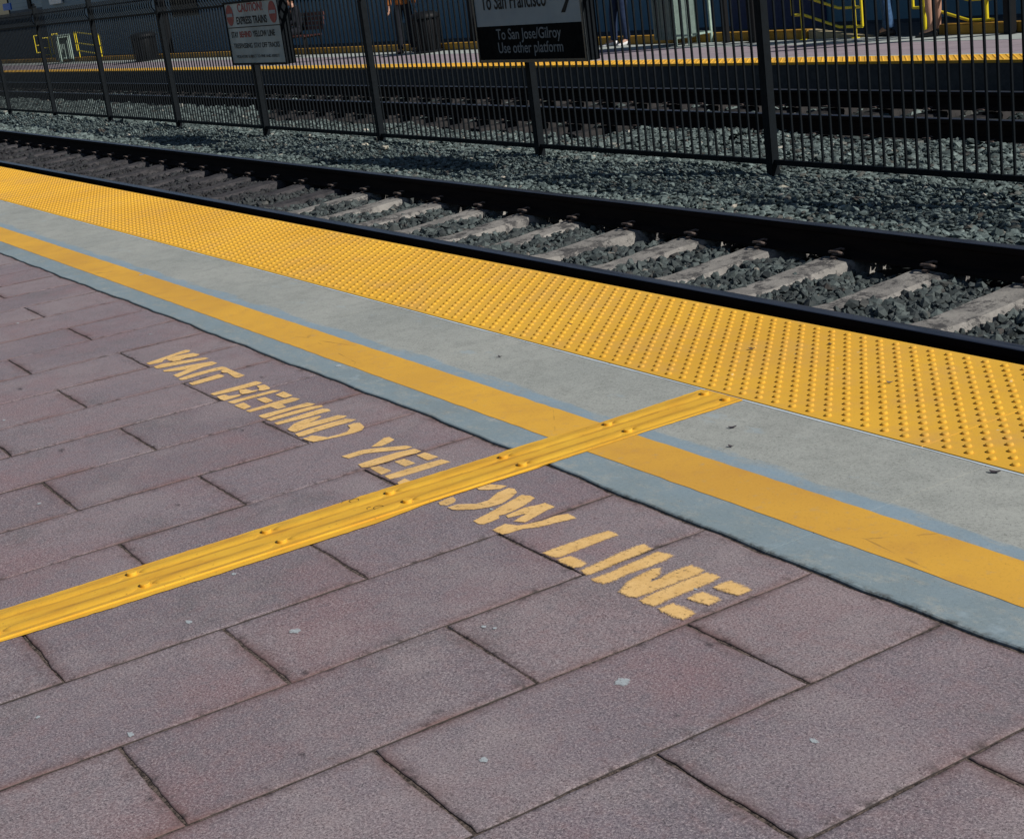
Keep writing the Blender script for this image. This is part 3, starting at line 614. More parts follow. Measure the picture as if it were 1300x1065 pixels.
def sign_frame(root,x0,x1,z0,z1,d,t,m):
    b=MB(); 
    b.box((x0-t,0,z0-t),(x0,.0205,z1+t),.003); b.box((x1,0,z0-t),(x1+t,.0205,z1+t),.003); b.box((x0,0.001,z0-t),(x1,.020,z0),.003); b.box((x0,0.001,z1),(x1,.020,z1+t),.003); b.build('frame',m,root)
    b=MB(); b.box((x0-t+.004,.021,z0-t+.004),(x1+t-.002,d,z1+t-.004),.004); b.build('casing',M_blk,root)
# direction sign
X0,X1=-13.87,-11.97; Z0=.635; ZB=.965; Z1=1.62; YS=8.12
root=empty('direction_sign',(0,YS,0),label='large framed platform sign reading To San Francisco above a dark band',cat='sign')
sign_frame(root,X0,X1,Z0,Z1,.15,.030,M_alu)
b=MB(); b.box((X0,.012,ZB),(X1,.0208,Z1)); b.build('upper_panel',M_face,root)
b=MB(); b.box((X0,.011,Z0),(X1,.0208,ZB-.002)); b.build('lower_panel',M_brown,root)
def txt(s,px,w,z,size,m,bold=0.0,n='lettering'): return text_mesh(s,size,m,n,root,(px,.0095,z),w,bold)
txt('To San Francisco',X0+.13,1.20,1.130,.205,M_txb,.003)
b=MB(); ax=X0+1.42; az_=1.185
b.box((ax,.008,az_),(ax+.30,.0105,az_+.045)); 
for sgn in (1,-1):
    pts=[(ax+.33,az_+.022),(ax+.285,az_+.022),(ax+.15,az_+.022-sgn*.15),(ax+.215,az_+.022-sgn*.15)]
    b.add([(x,.0072,z) for x,z in pts]+[(x,.0115,z) for x,z in pts],[(0,1,2,3),(7,6,5,4),(0,4,5,1),(1,5,6,2),(2,6,7,3),(3,7,4,0)])
b.build('arrow',M_txb,root)
txt('To San Jose/Gilroy',X0+.36,1.17,.832,.135,M_txw,.001); txt('Use other platform',X0+.37,1.17,.700,.135,M_txw,.001)
# caution sign
X0,X1=-20.64,-18.82; Z0,Z1=.655,1.45
root=empty('caution_sign',(0,YS,0),label='weathered white warning sign headed CAUTION with two red no-entry discs',cat='sign')
sign_frame(root,X0,X1,Z0,Z1,.14,.028,M_blk)
b=MB(); b.box((X0,.012,Z0),(X1,.0208,Z1)); b.build('panel',plain('sign_white',(.42,.50,.50),.5,0,.3,.3,2.2),root)
b=MB(); b.box((X0+.02,.0095,1.125),(X1-.02,.0118,1.138)); b.build('divider',M_txb,root)
for cx in (X0+.15,X1-.19):
    b=MB(); K=32; v=[(cx+.125*math.cos(2*math.pi*k/K),.0080,1.30+.140*math.sin(2*math.pi*k/K)) for k in range(K)]; v2=[(x,.0118,z) for x,y,z in v]
    b.add(v+v2,[tuple(range(K)),tuple(range(K,2*K))[::-1]]+[(k,(k+1)%K,K+(k+1)%K,K+k) for k in range(K)]); d=b.build('red_disc',M_red,root)
    b=MB(); b.box((cx-.10,.0050,1.278),(cx+.10,.0078,1.322)); b.build('white_bar',M_face,d)
txt('CAUTION!',X0+.46,.86,1.335,.14,M_red,.004); txt('EXPRESS TRAINS',X0+.36,1.05,1.175,.125,M_txb,.003)
txt('STAY',X0+.10,.24,1.00,.10,M_txb,.002); txt('BEHIND',X0+.39,.42,1.00,.10,M_red,.003); txt('YELLOW LINE',X0+.86,.74,1.00,.10,M_txb,.002)
txt('TRESPASSING',X0+.12,.66,.855,.085,M_txb,.001); txt('STAY OFF TRACKS',X0+.84,.86,.855,.085,M_txb,.001)
txt('VIOLATORS SUBJECT TO FINE AND ARREST',X0+.16,1.48,.725,.05,M_txb,0)
# ------------------------------------------------------------------ far platform
P2=12.42
b=MB(); b.box((-95,P2,-.5),(8,14.22,-.02)); b.box((-95,14.22,-.5),(8,24,-.03)); o=b.build('far_platform_base',plain('far_platform_concrete',(.060,.065,.07),.9)); tag(o,kind='structure')
n=N('far_pavers'); x=n.xyz(); br=n.n.new('ShaderNodeTexBrick'); br.inputs['Scale'].default_value=1; br.inputs['Brick Width'].default_value=.875; br.inputs['Row Height'].default_value=.45; br.inputs['Mortar Size'].default_value=.006
n.l(n.map((1,1,1)),br.inputs['Vector']); br.inputs['Color1'].default_value=(.30,.25,.28,1); br.inputs['Color2'].default_value=(.26,.22,.25,1); br.inputs['Mortar'].default_value=(.10,.08,.08,1)
M_fp=n.fin(n.mix(n.ramp(n.noise(3,5),.4,.7,0,.5),br.outputs[0],(.33,.29,.31)),.8)
b=MB(); b.box((-95,P2+.45,-.03),(8,14.22,0)); o=b.build('far_paving',M_fp); tag(o,kind='structure')
b=MB(); b.box((-95,14.224,-.04),(8,14.86,.003)); b.box((-95,P2+.46,-.002),(8,P2+.58,.003)); o=b.build('far_concrete_strip',plain('pale_concrete',(.40,.44,.42),.85)); tag(o,kind='structure')
tactile('tactile_paving',-95,8,P2-.004,P2+.455,.010,-24,'yellow tactile strip of domes along the edge of the far platform beyond the fence',anchor=0,ybase=P2+.04,nrow=9,seam=0)
M_kerb=plain('kerb_yellow',(.42,.235,.03),.7,0,.3,.45,3)
def kerb(x0,x1,lab):
    b=MB(); b.box((x0,14.86,-.03),(x1,15.02,.130),.012)
    o=b.build('yellow_kerb',M_kerb); tag(o,lab,'kerb')
kerb(-95,-16.42,'long yellow painted kerb running left from the handrail at the back of the far platform'); kerb(-14.02,8,'short yellow painted kerb right of the person in shorts at the back of the far platform')
# pale ramp wing at the gap in the kerb
b=MB(); b.add([(-16.40,14.87,0.0),(-15.3,14.87,-.0),(-16.40,15.02,0),(-15.3,15.02,0),(-16.40,14.87,.125),(-16.40,15.02,.125),(-15.3,14.87,.012),(-15.3,15.02,.012)],[(0,1,6,4),(2,5,7,3),(4,6,7,5),(0,4,5,2),(1,3,7,6),(0,2,3,1)])
o=b.build('kerb_ramp',plain('ramp_concrete',(.42,.36,.22),.8)); tag(o,'pale sloping kerb end beside the yellow handrail','kerb')
# ------------------------------------------------------------------ building behind the far platform
def mat_wall(name,c,sc=1.7):
    n=N(name); x=n.xyz(); f=n.noise(1.2,5,.6,co=n.map((.6,1,.25))); st=n.math('PINGPONG',n.math('MULTIPLY',x[0],sc),.5); ln=n.ramp(st,.0,.02,1,0)
    c1=n.mix(n.ramp(f,.35,.7),c,tuple(q*.8 for q in c)); c1=n.mix(n.math('MULTIPLY',ln,.5),c1,tuple(q*.4 for q in c)); return n.fin(c1,.6,0,.3)
WY=17.0
root=empty('station_building',(0,WY,0),label='dark blue panelled station building behind the far platform',cat='building')
b=MB(); b.box((-43,0,-.6),(10,6,3.4)); b.build('navy_wall',mat_wall('navy_panels',(.105,.235,.335),.8),root)
b=MB(); b.box((-62,-.006,-.6),(-43,6,3.4)); b.build('slatted_wall',mat_wall('slate_panels',(.17,.26,.33),2.2),root)
b=MB(); b.box((-43,-.03,-.6),(10,-.001,.02)); b.build('plinth',plain('plinth_dark',(.03,.05,.075),.7),root)
b=MB(); b.box((-62.1,-.25,3.4),(10.1,6.2,3.6),.02); b.build('roof_edge',M_blk,root)
for xx in (-27.5,-31.5):
    b=MB(); b.box((xx-.9,-.06,.0),(xx+.9,-.004,.42),.01); b.build('vent_panel',plain('vent_dark',(.03,.06,.085),.5),root)
b=MB(); b.box((-20.6,-.05,-.05),(-18.3,-.004,2.3),.01); b.build('door',plain('door_navy',(.03,.045,.13),.5),root)
b=MB(); b.box((-47.5,-.05,1.05),(-45.2,-.008,2.2),.01); b.build('window',plain('window_glass',(.02,.03,.04),.1,0,.6),root)
root=empty('siding_house',(0,17.4,0),label='grey clapboard building standing above the far left end of the platform',cat='building')
n=N('clapboard'); x=n.xyz(); st=n.math('FRACT',n.math('MULTIPLY',x[2],6.0)); c=n.mix(n.ramp(st,.0,.12,.75,0),(.27,.37,.42),(.10,.14,.16)); M_clap=n.fin(c,.7)
b=MB(); b.box((-100,0,1.9),(-62.2,7,5.5)); b.build('siding_wall',M_clap,root)
b=MB(); b.box((-100,-.02,-.6),(-62.2,6.9,1.9)); b.build('base_wall',plain('base_dark',(.07,.10,.135),.8),root)
b=MB(); b.box((-71.5,-.06,1.7),(-68.5,-.002,3.4),.01); b.build('window',plain('window_dark',(.015,.02,.025),.1,0,.6),root)
b=MB(); b.box((-65.4,-.06,1.9),(-64.9,-.002,3.5),.01); b.build('downpipe',M_blk,root)
b=MB(); b.box((-60.45,16.86,1.93),(-58.9,16.93,2.5),.006); pan=b.build('wall_notice',plain('notice_white',(.8,.86,.9),.5)); tag(pan,'small white notice high on the wall at the upper left','notice')
b=MB(); b.box((-66.4,16.6,1.95),(-65.2,16.66,2.22),.01); bl=b.build('wall_banner',plain('banner_blue',(.02,.14,.62),.5)); tag(bl,'small bright blue banner on the clapboard building at the top left corner','banner')
# ------------------------------------------------------------------ handrails
M_yel=plain('handrail_yellow',(.74,.60,.02),.35,0,.5,.12)
def arc(c,r,a0,a1,n=6): return [(c[0]+r*math.cos(R(a0+(a1-a0)*i/n)),0,c[1]+r*math.sin(R(a0+(a1-a0)*i/n))) for i in range(n+1)]
def handrail(name,loc,label,L,drop,flip=False,h=.93,grp=None):
    """three parallel rails that run level, slope down and run level again, with looped ends and posts"""
    root=empty(name,loc,label=label,cat='handrail'); s=-1 if flip else 1; r=.019
    def line(z):
        return [(0,z),(.22,z),(L-.42,z-drop),(L,z-drop)]
    for z0 in (.34,.59,h):
        p=[(s*x,0,z) for x,z in line(z0)]; b=MB(); b.tube(p,r,10); b.build('rail',M_yel,root,smooth=True,angle=50)
    for x,zt,zb in ((0,h,.34),(L,h-drop,.34-drop)):
        b=MB(); b.tube([(s*x,0,zt),(s*x,0,zb)],r*1.0,10); b.build('end_loop',M_yel,root,smooth=True,angle=50)
    for x,zt in ((.19,h),(L-.14,h-drop)):
        b=MB(); b.tube([(s*x,.0,zt),(s*x,.0,0)],.024,10); b.lathe([(.06,0),(.06,.012),(.03,.016)],(s*x,0,0),12); b.build('post',M_yel,root,smooth=True,angle=50)
    return root
handrail('handrail',(-16.62,14.80,0),'bright yellow stepped handrail at the top right, where the yellow kerb stops',1.34,.185)
handrail('handrail',(-14.56,15.0,0),'bright yellow handrail at the right edge, standing on the short yellow kerb',1.34,.185)
# make the second one slope the other way: raise its far end
for lbl,loc,L,rz in (('yellow handrail with three rails at the far left, next to the pale slatted cabinet',(-51.3,14.9,0),2.7,0.0),('short yellow handrail just left of the pale slatted cabinet at the far left',(-53.9,14.9,0),.6,1.5),('single yellow railing end farthest to the left on the far platform',(-56.2,14.9,0),.6,1.5)):
    o=handrail('handrail',loc,lbl,L,.12,False,.93); o.rotation_euler=(0,0,rz)
# ------------------------------------------------------------------ platform furniture
M_grn=plain('cabinet_green',(.16,.22,.20),.5); M_grl=plain('frame_green',(.34,.46,.40),.45)
def cabinet(loc,w,d,h,label,nsl=7):
    root=empty('slatted_cabinet',loc,label=label,cat='cabinet')
    b=MB(); b.box((0,0,.10),(w*.62,d,h),.01); b.build('body',M_grn,root)
    for k in range(4): b=MB(); b.box((w*.02+k*w*.15,-.012,.14),(w*.02+k*w*.15+.05,-.0,h-.05),.004); b.build('slat',M_grn,root)
    for i,(x,y) in enumerate(((w*.62,0),(w,0),(w*.62,d),(w,d),(w*.82,0))):
        b=MB(); b.box((x-.018,y-.018,0),(x+.018,y+.018,h),.003); b.build('leg',M_grl,root)
    b=MB(); 
    for z in (.16,h-.03): 
        b.box((w*.62+.019,-.014,z-.015),(w*.82-.019,.014,z+.015)); b.box((w*.82+.019,-.014,z-.015),(w-.019,.014,z+.015)); b.box((w*.62+.02,d-.014,z-.015),(w-.019,d+.014,z+.015)); b.box((w-.014,.019,z-.015),(w+.014,d-.019,z+.015))
    b.build('frame_bars',M_grl,root)
    b=MB(); b.box((-.03,-.03,h+.001),(w+.03,d+.03,h+.05),.01); b.build('top',M_grn,root)
    return root
cabinet((-19.34,14.42,0),.86,.42,1.25,'pale green slatted metal cabinet left of the thick fence post at the top')
cabinet((-52.3,14.45,0),.62,.40,.86,'small pale slatted cabinet among the yellow handrails at the far left')
M_bin=plain('bin_black',(.006,.007,.009),.6,0,.2)
def bin_(loc,label,h=.78,r=.30):
    root=empty('litter_bin',loc,label=label,cat='litter bin')
    b=MB(); b.lathe([(r*.78,.05),(r*.80,.06),(r*.86,h*.8),(r*.84,h*.82)],(0,0,0),22); b.build('liner',M_bin,root,smooth=True,angle=40)
    b=MB()
    for k in range(22):
        a=2*math.pi*k/22; b.tube([(r*.84*math.cos(a),r*.84*math.sin(a),.04),(r*.93*math.cos(a),r*.93*math.sin(a),h*.45),(r*.98*math.cos(a),r*.98*math.sin(a),h*.84)],.009,5)
    b.build('slats',M_bin,root)
    b=MB(); b.lathe([(r*1.0,0),(r*1.0,.04),(r*.85,.05)],(0,0,0),22); b.build('base',M_bin,root)
    b=MB(); b.lathe([(r*1.04,h*.84),(r*1.05,h*.88),(r*.95,h*.95),(r*.55,h*1.0),(r*.50,h*.985)],(0,0,0),22); b.build('lid',M_bin,root,smooth=True,angle=50)
    return root
bin_((-26.85,14.6,0),'round black slatted litter bin beside the person in the orange jacket',.78,.27); bin_((-43.3,14.5,0),'round black slatted litter bin at the foot of a lamp post at the upper left',.80,.36)
def lamp(loc,label):
    root=empty('lamp_post',loc,label=label,cat='lamp post')
    b=MB(); b.lathe([(.16,0),(.16,.05),(.12,.09),(.11,.35),(.105,.42),(.10,.5),(.09,2.4),(.07,3.6),(.09,3.65),(.05,3.7)],(0,0,0),14); b.build('pole',M_bin,root,smooth=True,angle=40)
    b=MB(); b.lathe([(.06,3.7),(.16,3.78),(.20,4.1),(.05,4.12)],(0,0,0),14); b.build('lantern',plain('lantern_glass',(.6,.6,.55),.3),root,smooth=True,angle=40)
    b=MB(); b.lathe([(.24,4.122),(.20,4.16),(.04,4.30),(.005,4.34)],(0,0,0),14); b.build('cap',M_bin,root,smooth=True,angle=40)
lamp((-26.2,15.3,-.02),'black lamp post right behind the litter bin near the orange jacket'); lamp((-43.2,15.2,-.02),'black lamp post behind the litter bin at the upper left')
def bollard(loc,h,r,label):
    root=empty('platform_post',loc,label=label,cat='post')
    b=MB(); b.box((-r,-r,0.012),(r,r,h),.006); b.build('shaft',M_bin,root); b=MB(); b.box((-r*1.7,-r*1.7,0),(r*1.7,r*1.7,.014),.003); b.build('foot_plate',M_bin,root)
bollard((-17.98,14.72,0),2.6,.035,'thin black post with a foot plate just left of the thick fence post'); bollard((-17.33,14.70,0),2.6,.07,'wide black post partly hidden by the thick fence post')
bollard((-12.82,14.78,0),2.4,.055,'black post with a foot plate at the right edge of the far platform')
# bench
def bench(loc,label):
    root=empty('bench',loc,label=label,cat='bench'); M_b=plain('bench_red',(.10,.035,.03),.5)
    for k in range(5):
        b=MB(); b.box((0,.02+k*.09,.435),(1.9,.09+k*.09,.465),.005); b.build('seat_slat',M_b,root)
    for k in range(4):
        b=MB(); b.box((0,.50+k*.018,.55+k*.1),(1.9,.525+k*.018,.63+k*.1),.005); b.build('back_slat',M_b,root)
    for x in (.12,.95,1.78):
        b=MB(); b.tube([(x,.05,.42),(x,.47,.42),(x,.58,.98)],.022,6); b.build('frame',M_bin,root)
        for y in (.06,.44):
            b=MB(); b.tube([(x,y,.42),(x,y+(.04 if y>.2 else -.03),0)],.02,6); b.build('leg',M_bin,root)
bench((-33.95,14.35,0),'dark red slatted bench right of the CAUTION sign where a person sits')
# ------------------------------------------------------------------ people
def skin(chains,name,m,parent,sub=2,extra=None):
    """chains: list of [(pos,radius),...]; first vertices with the same position are welded"""
    me=bpy.data.meshes.new('sk'); V=[];Rr=[];E=[];idx={}
    for ch in chains:
        prev=None
        for p,r in ch:
            key=tuple(round(q,4) for q in p)
            if key not in idx: idx[key]=len(V); V.append(p); Rr.append(r)
            i=idx[key]
            if prev is not None and prev!=i: E.append((prev,i))
            prev=i
    me.from_pydata(V,E,[]); o=bpy.data.objects.new('sk',me); COL.objects.link(o)
    md=o.modifiers.new('s','SKIN'); md.use_smooth_shade=True
    sv=me.skin_vertices[0].data
    for i,r in enumerate(Rr):
        rr=r if isinstance(r,tuple) else (r,r); sv[i].radius=rr
    seen=set()
    adj={i:[] for i in range(len(V))}
    for a,b_ in E: adj[a].append(b_); adj[b_].append(a)
    for i in range(len(V)):
        if i in seen: continue
        sv[i].use_root=True; st=[i]
        while st:
            q=st.pop()
            if q in seen: continue
            seen.add(q); st+=adj[q]
    sm=o.modifiers.new('u','SUBSURF'); sm.levels=sub; sm.render_levels=sub
    bpy.context.view_layer.update(); dg=bpy.context.evaluated_depsgraph_get(); r=bpy.data.meshes.new_from_object(o.evaluated_get(dg)); bpy.data.objects.remove(o)
    if extra:
        bm=bmesh.new(); bm.from_mesh(r); extra(bm); bm.to_mesh(r); bm.free()
    r.name=name; r.materials.clear(); r.materials.append(m); r.polygons.foreach_set('use_smooth',[True]*len(r.polygons))
    ob=bpy.data.objects.new(name,r); COL.objects.link(ob); ob.parent=parent; return ob
def head_into(bm,c,yaw=0):
    """adds a shaped head (skull, jaw, nose, ears, brow, lips) centred at c, facing +Y turned by yaw"""
    g=bmesh.ops.create_uvsphere(bm,u_segments=28,v_segments=20,radius=1)['verts']
    rz=Matrix.Rotation(yaw,3,'Z')
    for v in g:
        x,y,z=v.co; w_=.078*(1-.25*max(0,-z)**1.5); dpt=.098*(1-.12*max(0,-z)); h=.118
        X=x*w_; Y=y*dpt; Z=z*h
        if y>.3: Y-=.012*max(0,1-abs(z-.08)/.18)*(1 if abs(x)>.25 and abs(x)<.6 else 0)   # eye sockets
        if y>.75 and abs(x)<.22: Y+=.022*max(0,1-abs(z+.15)/.28)                              # nose
        if y>.75 and abs(x)<.35: Y+=.005*max(0,1-abs(z+.52)/.10)                              # lips
        if z<-.6 and y>.2: Y+=.012
        v.co=rz@Vector((X,Y,Z))+Vector(c)
    for s in (-1,1):
        e=bmesh.ops.create_uvsphere(bm,u_segments=8,v_segments=6,radius=1)['verts']
        for v in e: v.co=rz@Vector((s*.078+v.co.x*.010,v.co.y*.018-.005,v.co.z*.030))+Vector(c)
M_skin=plain('skin',(.42,.24,.17),.55,0,.4,.1); M_jean=plain('denim',(.055,.12,.24),.85,0,.2,.35,30); M_dk=plain('dark_cloth',(.015,.017,.024),.9,0,.15); M_org=plain('orange_cloth',(.38,.14,.04),.85,0,.2)
M_whsh=plain('white_shoe',(.75,.75,.76),.6); M_bksh=plain('black_shoe',(.02,.02,.022),.6); M_hair=plain('dark_hair',(.03,.02,.015),.6); M_njean=plain('navy_denim',(.02,.035,.08),.9,0,.2); M_grey=plain('grey_cloth',(.12,.12,.13),.9)
def lerp(a,b_,t): return tuple(a[i]+(b_[i]-a[i])*t for i in range(3))
def person(loc,rz,label,J,top,bottom,shoe,shorts=False,flare=1.0,hairlen=.0,headyaw=0,handhold=False):
    root=empty('person',loc,rz,label=label,cat='person')
    j=J; ch=[]
    pel,spn,chs,nck,hd=j['pelvis'],j['spine'],j['chest'],j['neck'],j['head']
    ch.append([(pel,(.145,.10)),(spn,(.125,.09)),(chs,(.155,.105)),(lerp(chs,nck,.6),(.10,.075)),(nck,(.055,.055)),(lerp(nck,hd,.6),(.052,.055))])
    for s in ('l','r'):
        hp,kn,an,to=j['hip'+s],j['knee'+s],j['ankle'+s],j['toe'+s]
        ch.append([(pel,(.145,.10)),(hp,.085),(lerp(hp,kn,.45),.075),(kn,.053),(lerp(kn,an,.35),.055),(lerp(kn,an,.8),.036),(an,.038),(lerp(an,to,.5),.036),(to,.028)])
        sh,el_,wr=j['sho'+s],j['elb'+s],j['wri'+s]
        d=(Vector(wr)-Vector(el_)).normalized(); side=Vector(j.get('palm'+s,(0,1,0))).normalized(); side=(side-d*side.dot(d)).normalized(); nrm=d.cross(side)
        W=Vector(wr); palm=W+d*.05; kn_=W+d*.085
        ch.append([(chs,(.155,.105)),(sh,.058),(lerp(sh,el_,.5),.046),(el_,.038),(lerp(el_,wr,.35),.038),(wr,.026),(tuple(palm),(.034,.018))])
        curl=nrm*(-1 if s=='l' else 1)
        for k,(off,ln) in enumerate(((-.027,.070),(-.009,.080),(.010,.075),(.027,.060))):
            a=kn_+side*off; b1=a+d*ln*.45+curl*.008; b2=b1+d*ln*.32+curl*.016; b3=b2+d*ln*.18+curl*.016
            ch.append([(tuple(palm),(.034,.018)),(tuple(a),.0095),(tuple(b1),.0088),(tuple(b2),.008),(tuple(b3),.007)])
        t0=W+d*.025-side*.022; t1=t0+d*.030-side*.022+curl*.006; t2=t1+d*.026-side*.006+curl*.008
        ch.append([(wr,.026),(tuple(t0),.012),(tuple(t1),.0105),(tuple(t2),.008)])
    body=skin(ch,'body',M_skin,root,1,lambda bm: head_into(bm,hd,headyaw))
    # hair cap
    b=MB(); hb=bmesh.new(); g=bmesh.ops.create_uvsphere(hb,u_segments=24,v_segments=16,radius=1)['verts']; rzm=Matrix.Rotation(headyaw,3,'Z'); kill=[]
    for v in g:
        x,y,z=v.co
        if (y>.35 and z<.45) or (z<-.35-hairlen and y>-.9): kill.append(v); continue
        zz=z*.128 if z>-.2 else z*(.128+hairlen*.6); v.co=rzm@Vector((x*.088,y*.107-.004,zz+.004))+Vector(hd)
    bmesh.ops.delete(hb,geom=kill,context='VERTS'); b.bm(hb); b.build('hair',M_hair,root,smooth=True)
    # trousers / shorts
    tr=[]
    for s in ('l','r'):
        hp,kn,an=j['hip'+s],j['knee'+s],j['ankle'+s]
        c=[(pel,(.165,.125)),(hp,.105),(lerp(hp,kn,.5),.095)]
        if shorts: c+=[(lerp(hp,kn,.85),.092),(lerp(hp,kn,1.02),.090)]
        else: c+=[(kn,.074),(lerp(kn,an,.5),.068),(lerp(kn,an,.92),.062*flare),(lerp(kn,an,1.02),.064*flare)]
        tr.append(c)
    tr.append([(pel,(.165,.125)),(lerp(pel,spn,.55),(.148,.112))])
    skin(tr,'shorts' if shorts else 'trousers',bottom,root,2)
    tp=[[(lerp(pel,spn,-.15),(.175,.13)),(pel,(.172,.128)),(spn,(.155,.118)),(chs,(.178,.13)),(lerp(chs,nck,.62),(.115,.09)),(lerp(chs,nck,.85),(.072,.068))]]
    for s in ('l','r'):
        sh,el_,wr=j['sho'+s],j['elb'+s],j['wri'+s]
        tp.append([(chs,(.178,.13)),(sh,.078),(lerp(sh,el_,.5),.066),(el_,.058),(lerp(el_,wr,.5),.050),(lerp(el_,wr,.93),.044)])
    skin(tp,'jacket',top,root,2)
    for s in ('l','r'):
        an,to=Vector(j['ankle'+s]),Vector(j['toe'+s]); f=(to-an); f.z=0; f.normalize(); sd=Vector((f.y,-f.x,0)); base=Vector((an.x,an.y,an.z-.085))
        b=MB(); secs=[(-.075,.030,.065),(-.055,.040,.085),(0,.042,.095),(.06,.044,.075),(.12,.050,.055),(.17,.045,.045),(.205,.022,.032)]; n=12; V=[];F=[]
        for dd,hw,ht in secs:
            for k in range(n):
                a=2*math.pi*k/n; yy=math.cos(a)*hw; zz=max(0,math.sin(a)*ht*.5+ht*.42); q=base+f*dd+sd*yy; V.append((q.x,q.y,q.z+zz))
        for i in range(len(secs)-1):
            for k in range(n): F.append((i*n+k,i*n+(k+1)%n,(i+1)*n+(k+1)%n,(i+1)*n+k))
        F.append(tuple(range(n))); F.append(tuple((len(secs)-1)*n+k for k in range(n))[::-1]); b.add(V,F); b.build('shoe',shoe,root,smooth=True,angle=60)
    return root
def stand(sp=.10,kx=0,fwd=(.0,.0),arms=.05):
    J=dict(pelvis=(0,0,.96),spine=(0,.01,1.14),chest=(0,.0,1.36),neck=(0,0,1.50),head=(0,.02,1.635))
    for s,q,f in (('l',-1,fwd[0]),('r',1,fwd[1])):
        J['hip'+s]=(q*.09,0,.90); J['knee'+s]=(q*(sp+kx),.03+f*.5,.50); J['ankle'+s]=(q*sp*1.1,f,.085); J['toe'+s]=(q*sp*1.35,f+.15,.035)
        J['sho'+s]=(q*.185,-.005,1.43); J['elb'+s]=(q*.235,-.03,1.15); J['wri'+s]=(q*.25,.03+arms,.91); J['palm'+s]=(0,1,0)
    return J
person((-20.78,14.88,0),R(170),'person in navy jeans, white shoes and dark jacket left of the green cabinet',stand(.13,0,(.0,.10)),M_dk,M_njean,M_whsh)
person((-15.12,15.12,0),R(95),'person in flared blue jeans and dark top standing in shade near the person in shorts',stand(.08,0,(-.08,.10)),M_dk,M_jean,M_bksh,flare=1.25)
person((-14.02,14.85,0),R(100),'bare-legged person in black shorts and black shoes at the top right',stand(.13,0,(0,.08)),M_dk,M_dk,M_bksh,shorts=True,headyaw=.3)
person((-27.8,14.65,0),R(230),'person in an orange jacket and black trousers standing beside the round litter bin',stand(.11,0,(0,.12)),M_org,M_dk,M_bksh)
J=dict(pelvis=(0,-.06,.56),spine=(0,-.08,.76),chest=(0,-.05,.98),neck=(0,.0,1.12),head=(0,.05,1.245))
for s,q in (('l',-1),('r',1)):
    J['hip'+s]=(q*.095,-.02,.54); J['knee'+s]=(q*.13,.40,.53); J['ankle'+s]=(q*.14,.38,.085); J['toe'+s]=(q*.16,.53,.035)
    J['sho'+s]=(q*.185,-.03,1.05); J['elb'+s]=(q*.235,.05,.78); J['wri'+s]=(q*.12,.28,.68); J['palm'+s]=(-q,0,0)
person((-33.15,14.67,0),R(170),'person in dark clothes seated on the red slatted bench',J,M_dk,M_dk,M_bksh)
# ------------------------------------------------------------------ small litter
M_leaf=plain('dry_leaf',(.05,.04,.05),.8)
def flake(loc,s,label,m=M_leaf,name='leaf',cat='leaf',rz=None):
    s=s*.72
    b=MB(); n=9; rr=random.Random(hash(label)%999); pts=[]
    for k in range(n):
        a=2*math.pi*k/n; q=1+.12*math.sin(2*a+s*50)+.06*math.sin(5*a); pts.append((math.cos(a)*s*.75*q,math.sin(a)*s*.38*q,.0015+.004*abs(math.cos(a))**2))
    b.add(pts+[(0,0,.0005)]+[(x,y,z+.0012) for x,y,z in pts]+[(0,0,.002)],[(k,(k+1)%n,n) for k in range(n)]+[(n+1+(k+1)%n,n+1+k,2*n+1) for k in range(n)]+[(k,n+1+k,n+1+(k+1)%n,(k+1)%n) for k in range(n)])
    o=b.build(name,m); o.location=loc; o.rotation_euler=(0,0,rz if rz is not None else s*100); tag(o,label,cat); return o
flake((-4.649,3.801,.012),.026,'small dark leaf scrap on the tactile strip above the guidance strip',rz=.6)
flake((-4.431,4.02,.012),.018,'tiny dark scrap on the tactile strip near the rail',rz=.2)
flake((-3.872,3.778,.012),.022,'grey flattened scrap on the tactile strip at the right',plain('grey_scrap',(.13,.12,.13),.8),rz=.5)
flake((-5.508,3.137,.006),.020,'dark scrap on the grey concrete band left of the guidance strip',rz=.3)
flake((-5.68,3.62,.012),.020,'dark bluish scrap in the middle of the tactile strip',rz=.1)
flake((-3.951,3.117,.006),.026,'curled dark leaf on the concrete just right of the guidance strip',rz=1.0)
flake((-3.80,2.985,.006),.020,'small black leaf lying farther along the concrete right of the guidance strip',rz=.2)
flake((-2.99,3.315,.006),.030,'dark leaf with a stalk beside the tactile strip at the right edge',rz=.4)
b=MB(); random.seed(99)
def mat_soft(name,col):
    n=N(name); e=n.attr('edge'); fine=n.noise(170,4,.85); m=n.fin(col,.8)
    a=n.ramp(n.math('ADD',e,n.math('MULTIPLY',n.math('SUBTRACT',fine,.5),2.4)),.25,.8,0,.75)
    tr=n.n.new('ShaderNodeBsdfTransparent'); ms=n.n.new('ShaderNodeMixShader'); n.l(a,ms.inputs[0]); n.l(tr.outputs[0],ms.inputs[1]); n.l(n.b.outputs[0],ms.inputs[2]); n.l(ms.outputs[0],n.out.inputs[0]); return m
M_gum=mat_soft('pale_spot',(.46,.52,.55))
SP=[(-3.868,1.124,.012),(-3.579,1.315,.016),(-3.223,1.687,.009),(-3.194,1.701,.008),(-2.718,1.759,.017),(-2.642,1.337,.010),(-2.213,1.887,.009),(-3.341,.784,.012),(-3.606,.636,.006),(-6.044,2.628,.02),(-9.356,2.847,.02),(-4.1,1.35,.008),(-3.95,2.15,.008),(-3.0,2.2,.006),(-5.3,1.1,.008),(-7.6,2.3,.012),(-6.6,1.3,.010),(-8.7,1.9,.012)]
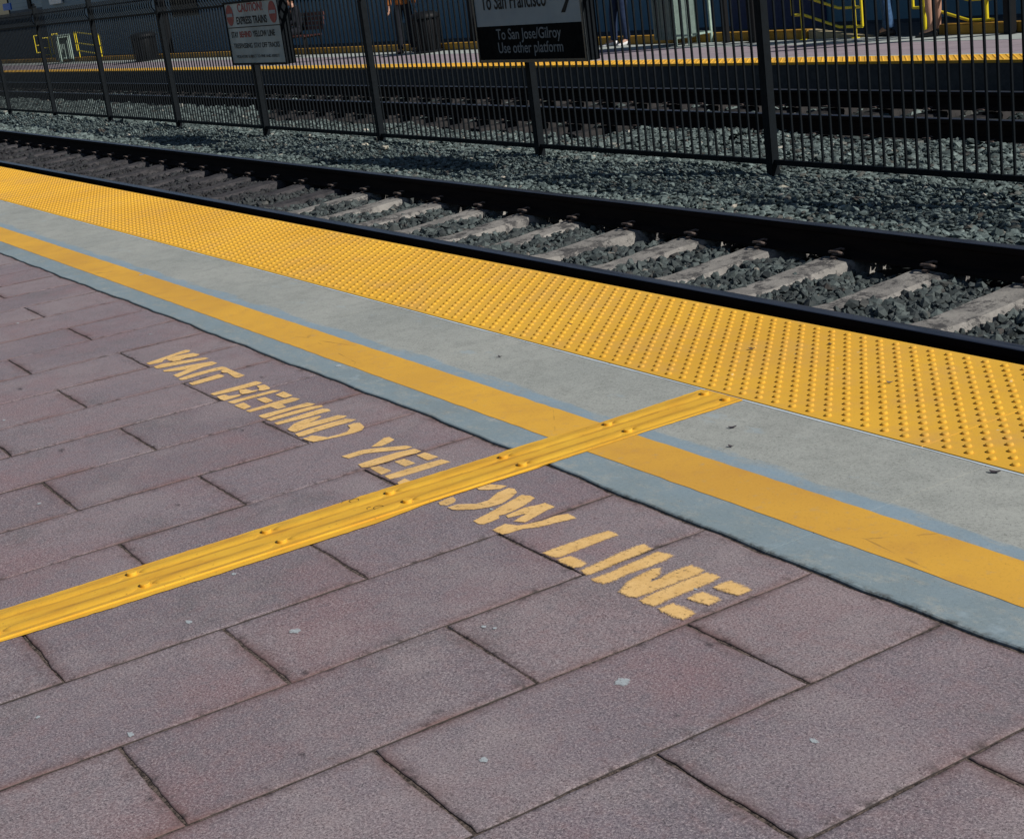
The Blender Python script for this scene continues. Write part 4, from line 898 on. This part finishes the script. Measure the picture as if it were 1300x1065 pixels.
for x,y,s in SP:
    n=11; ph=random.uniform(0,6); st=random.uniform(.5,.9)
    pts=[(x+math.cos(2*math.pi*k/n)*s*random.uniform(.6,1.25),y+math.sin(2*math.pi*k/n)*s*st*random.uniform(.6,1.25),.0021 if y<2.5 else .0062) for k in range(n)]
    k0=len(pts); out=[(x+(px-x)*1.7,y+(py-y)*1.7,pz) for px,py,pz in pts]
    b.add(pts+out+[(x,y,pts[0][2])],[(i,k0+i,k0+(i+1)%n,(i+1)%n) for i in range(n)]+[(i,(i+1)%n,2*n) for i in range(n)],[.75]*n+[-.4]*n+[.95])
b2=MB()
for x,y,s,st in [(-3.02,.72,.02,.5),(-2.95,1.05,.018,.5),(-5.9,1.35,.035,.4),(-4.85,1.45,.025,.35),(-2.5,1.75,.010,.9),(-3.1,1.45,.010,.7),(-7.1,1.5,.03,.5),(-6.2,2.33,.025,.4),(-3.33,1.23,.022,.5),(-5.5,1.95,.02,.4),(-2.72,2.02,.018,.7),(-3.28,1.62,.015,.8)]:
    n=13; pts=[(x+math.cos(2*math.pi*k/n)*s*random.uniform(.5,1.3),y+math.sin(2*math.pi*k/n)*s*st*random.uniform(.5,1.3),.0023 if y<2.5 else .0058) for k in range(n)]
    out=[(x+(px-x)*1.6,y+(py-y)*1.6,pz) for px,py,pz in pts]
    b2.add(pts+out+[(x,y,pts[0][2])],[(i,n+i,n+(i+1)%n,(i+1)%n) for i in range(n)]+[(i,(i+1)%n,2*n) for i in range(n)],[.28]*n+[-.6]*n+[.65])
o=b2.build('dark_stains',mat_soft('dark_spot',(.05,.045,.048)),attr=True); tag(o,'scattered dark smudges and specks of grime on the mauve pavers','stains',kind='stuff')
o=b.build('pale_stains',M_gum,attr=True); tag(o,'scattered pale gum and paint spots on the mauve pavers','stains',kind='stuff')
# two pale stones and a bottle cap sized chip in the gravel
M_ps=plain('pale_rock',(.62,.58,.46),.8)
for (x,y,z,s,lab) in ((-15.95,7.93,-.31,.055,'pale cream stone in the gravel by the fence, right of centre post'),(-8.95,7.75,-.33,.05,'white chipped stone in the gravel near the thick fence post'),(-16.6,7.99,-.31,.045,'pale stone in the gravel at the foot of the middle fence post')):
    v=IV*(1+RNG.uniform(-.3,.25,(len(IV),1)))*np.array([s*1.5,s,s*.6]); o=npmesh('pale_stone',v,IF,M_ps); o.location=(x,y,z); tag(o,lab,'stone')
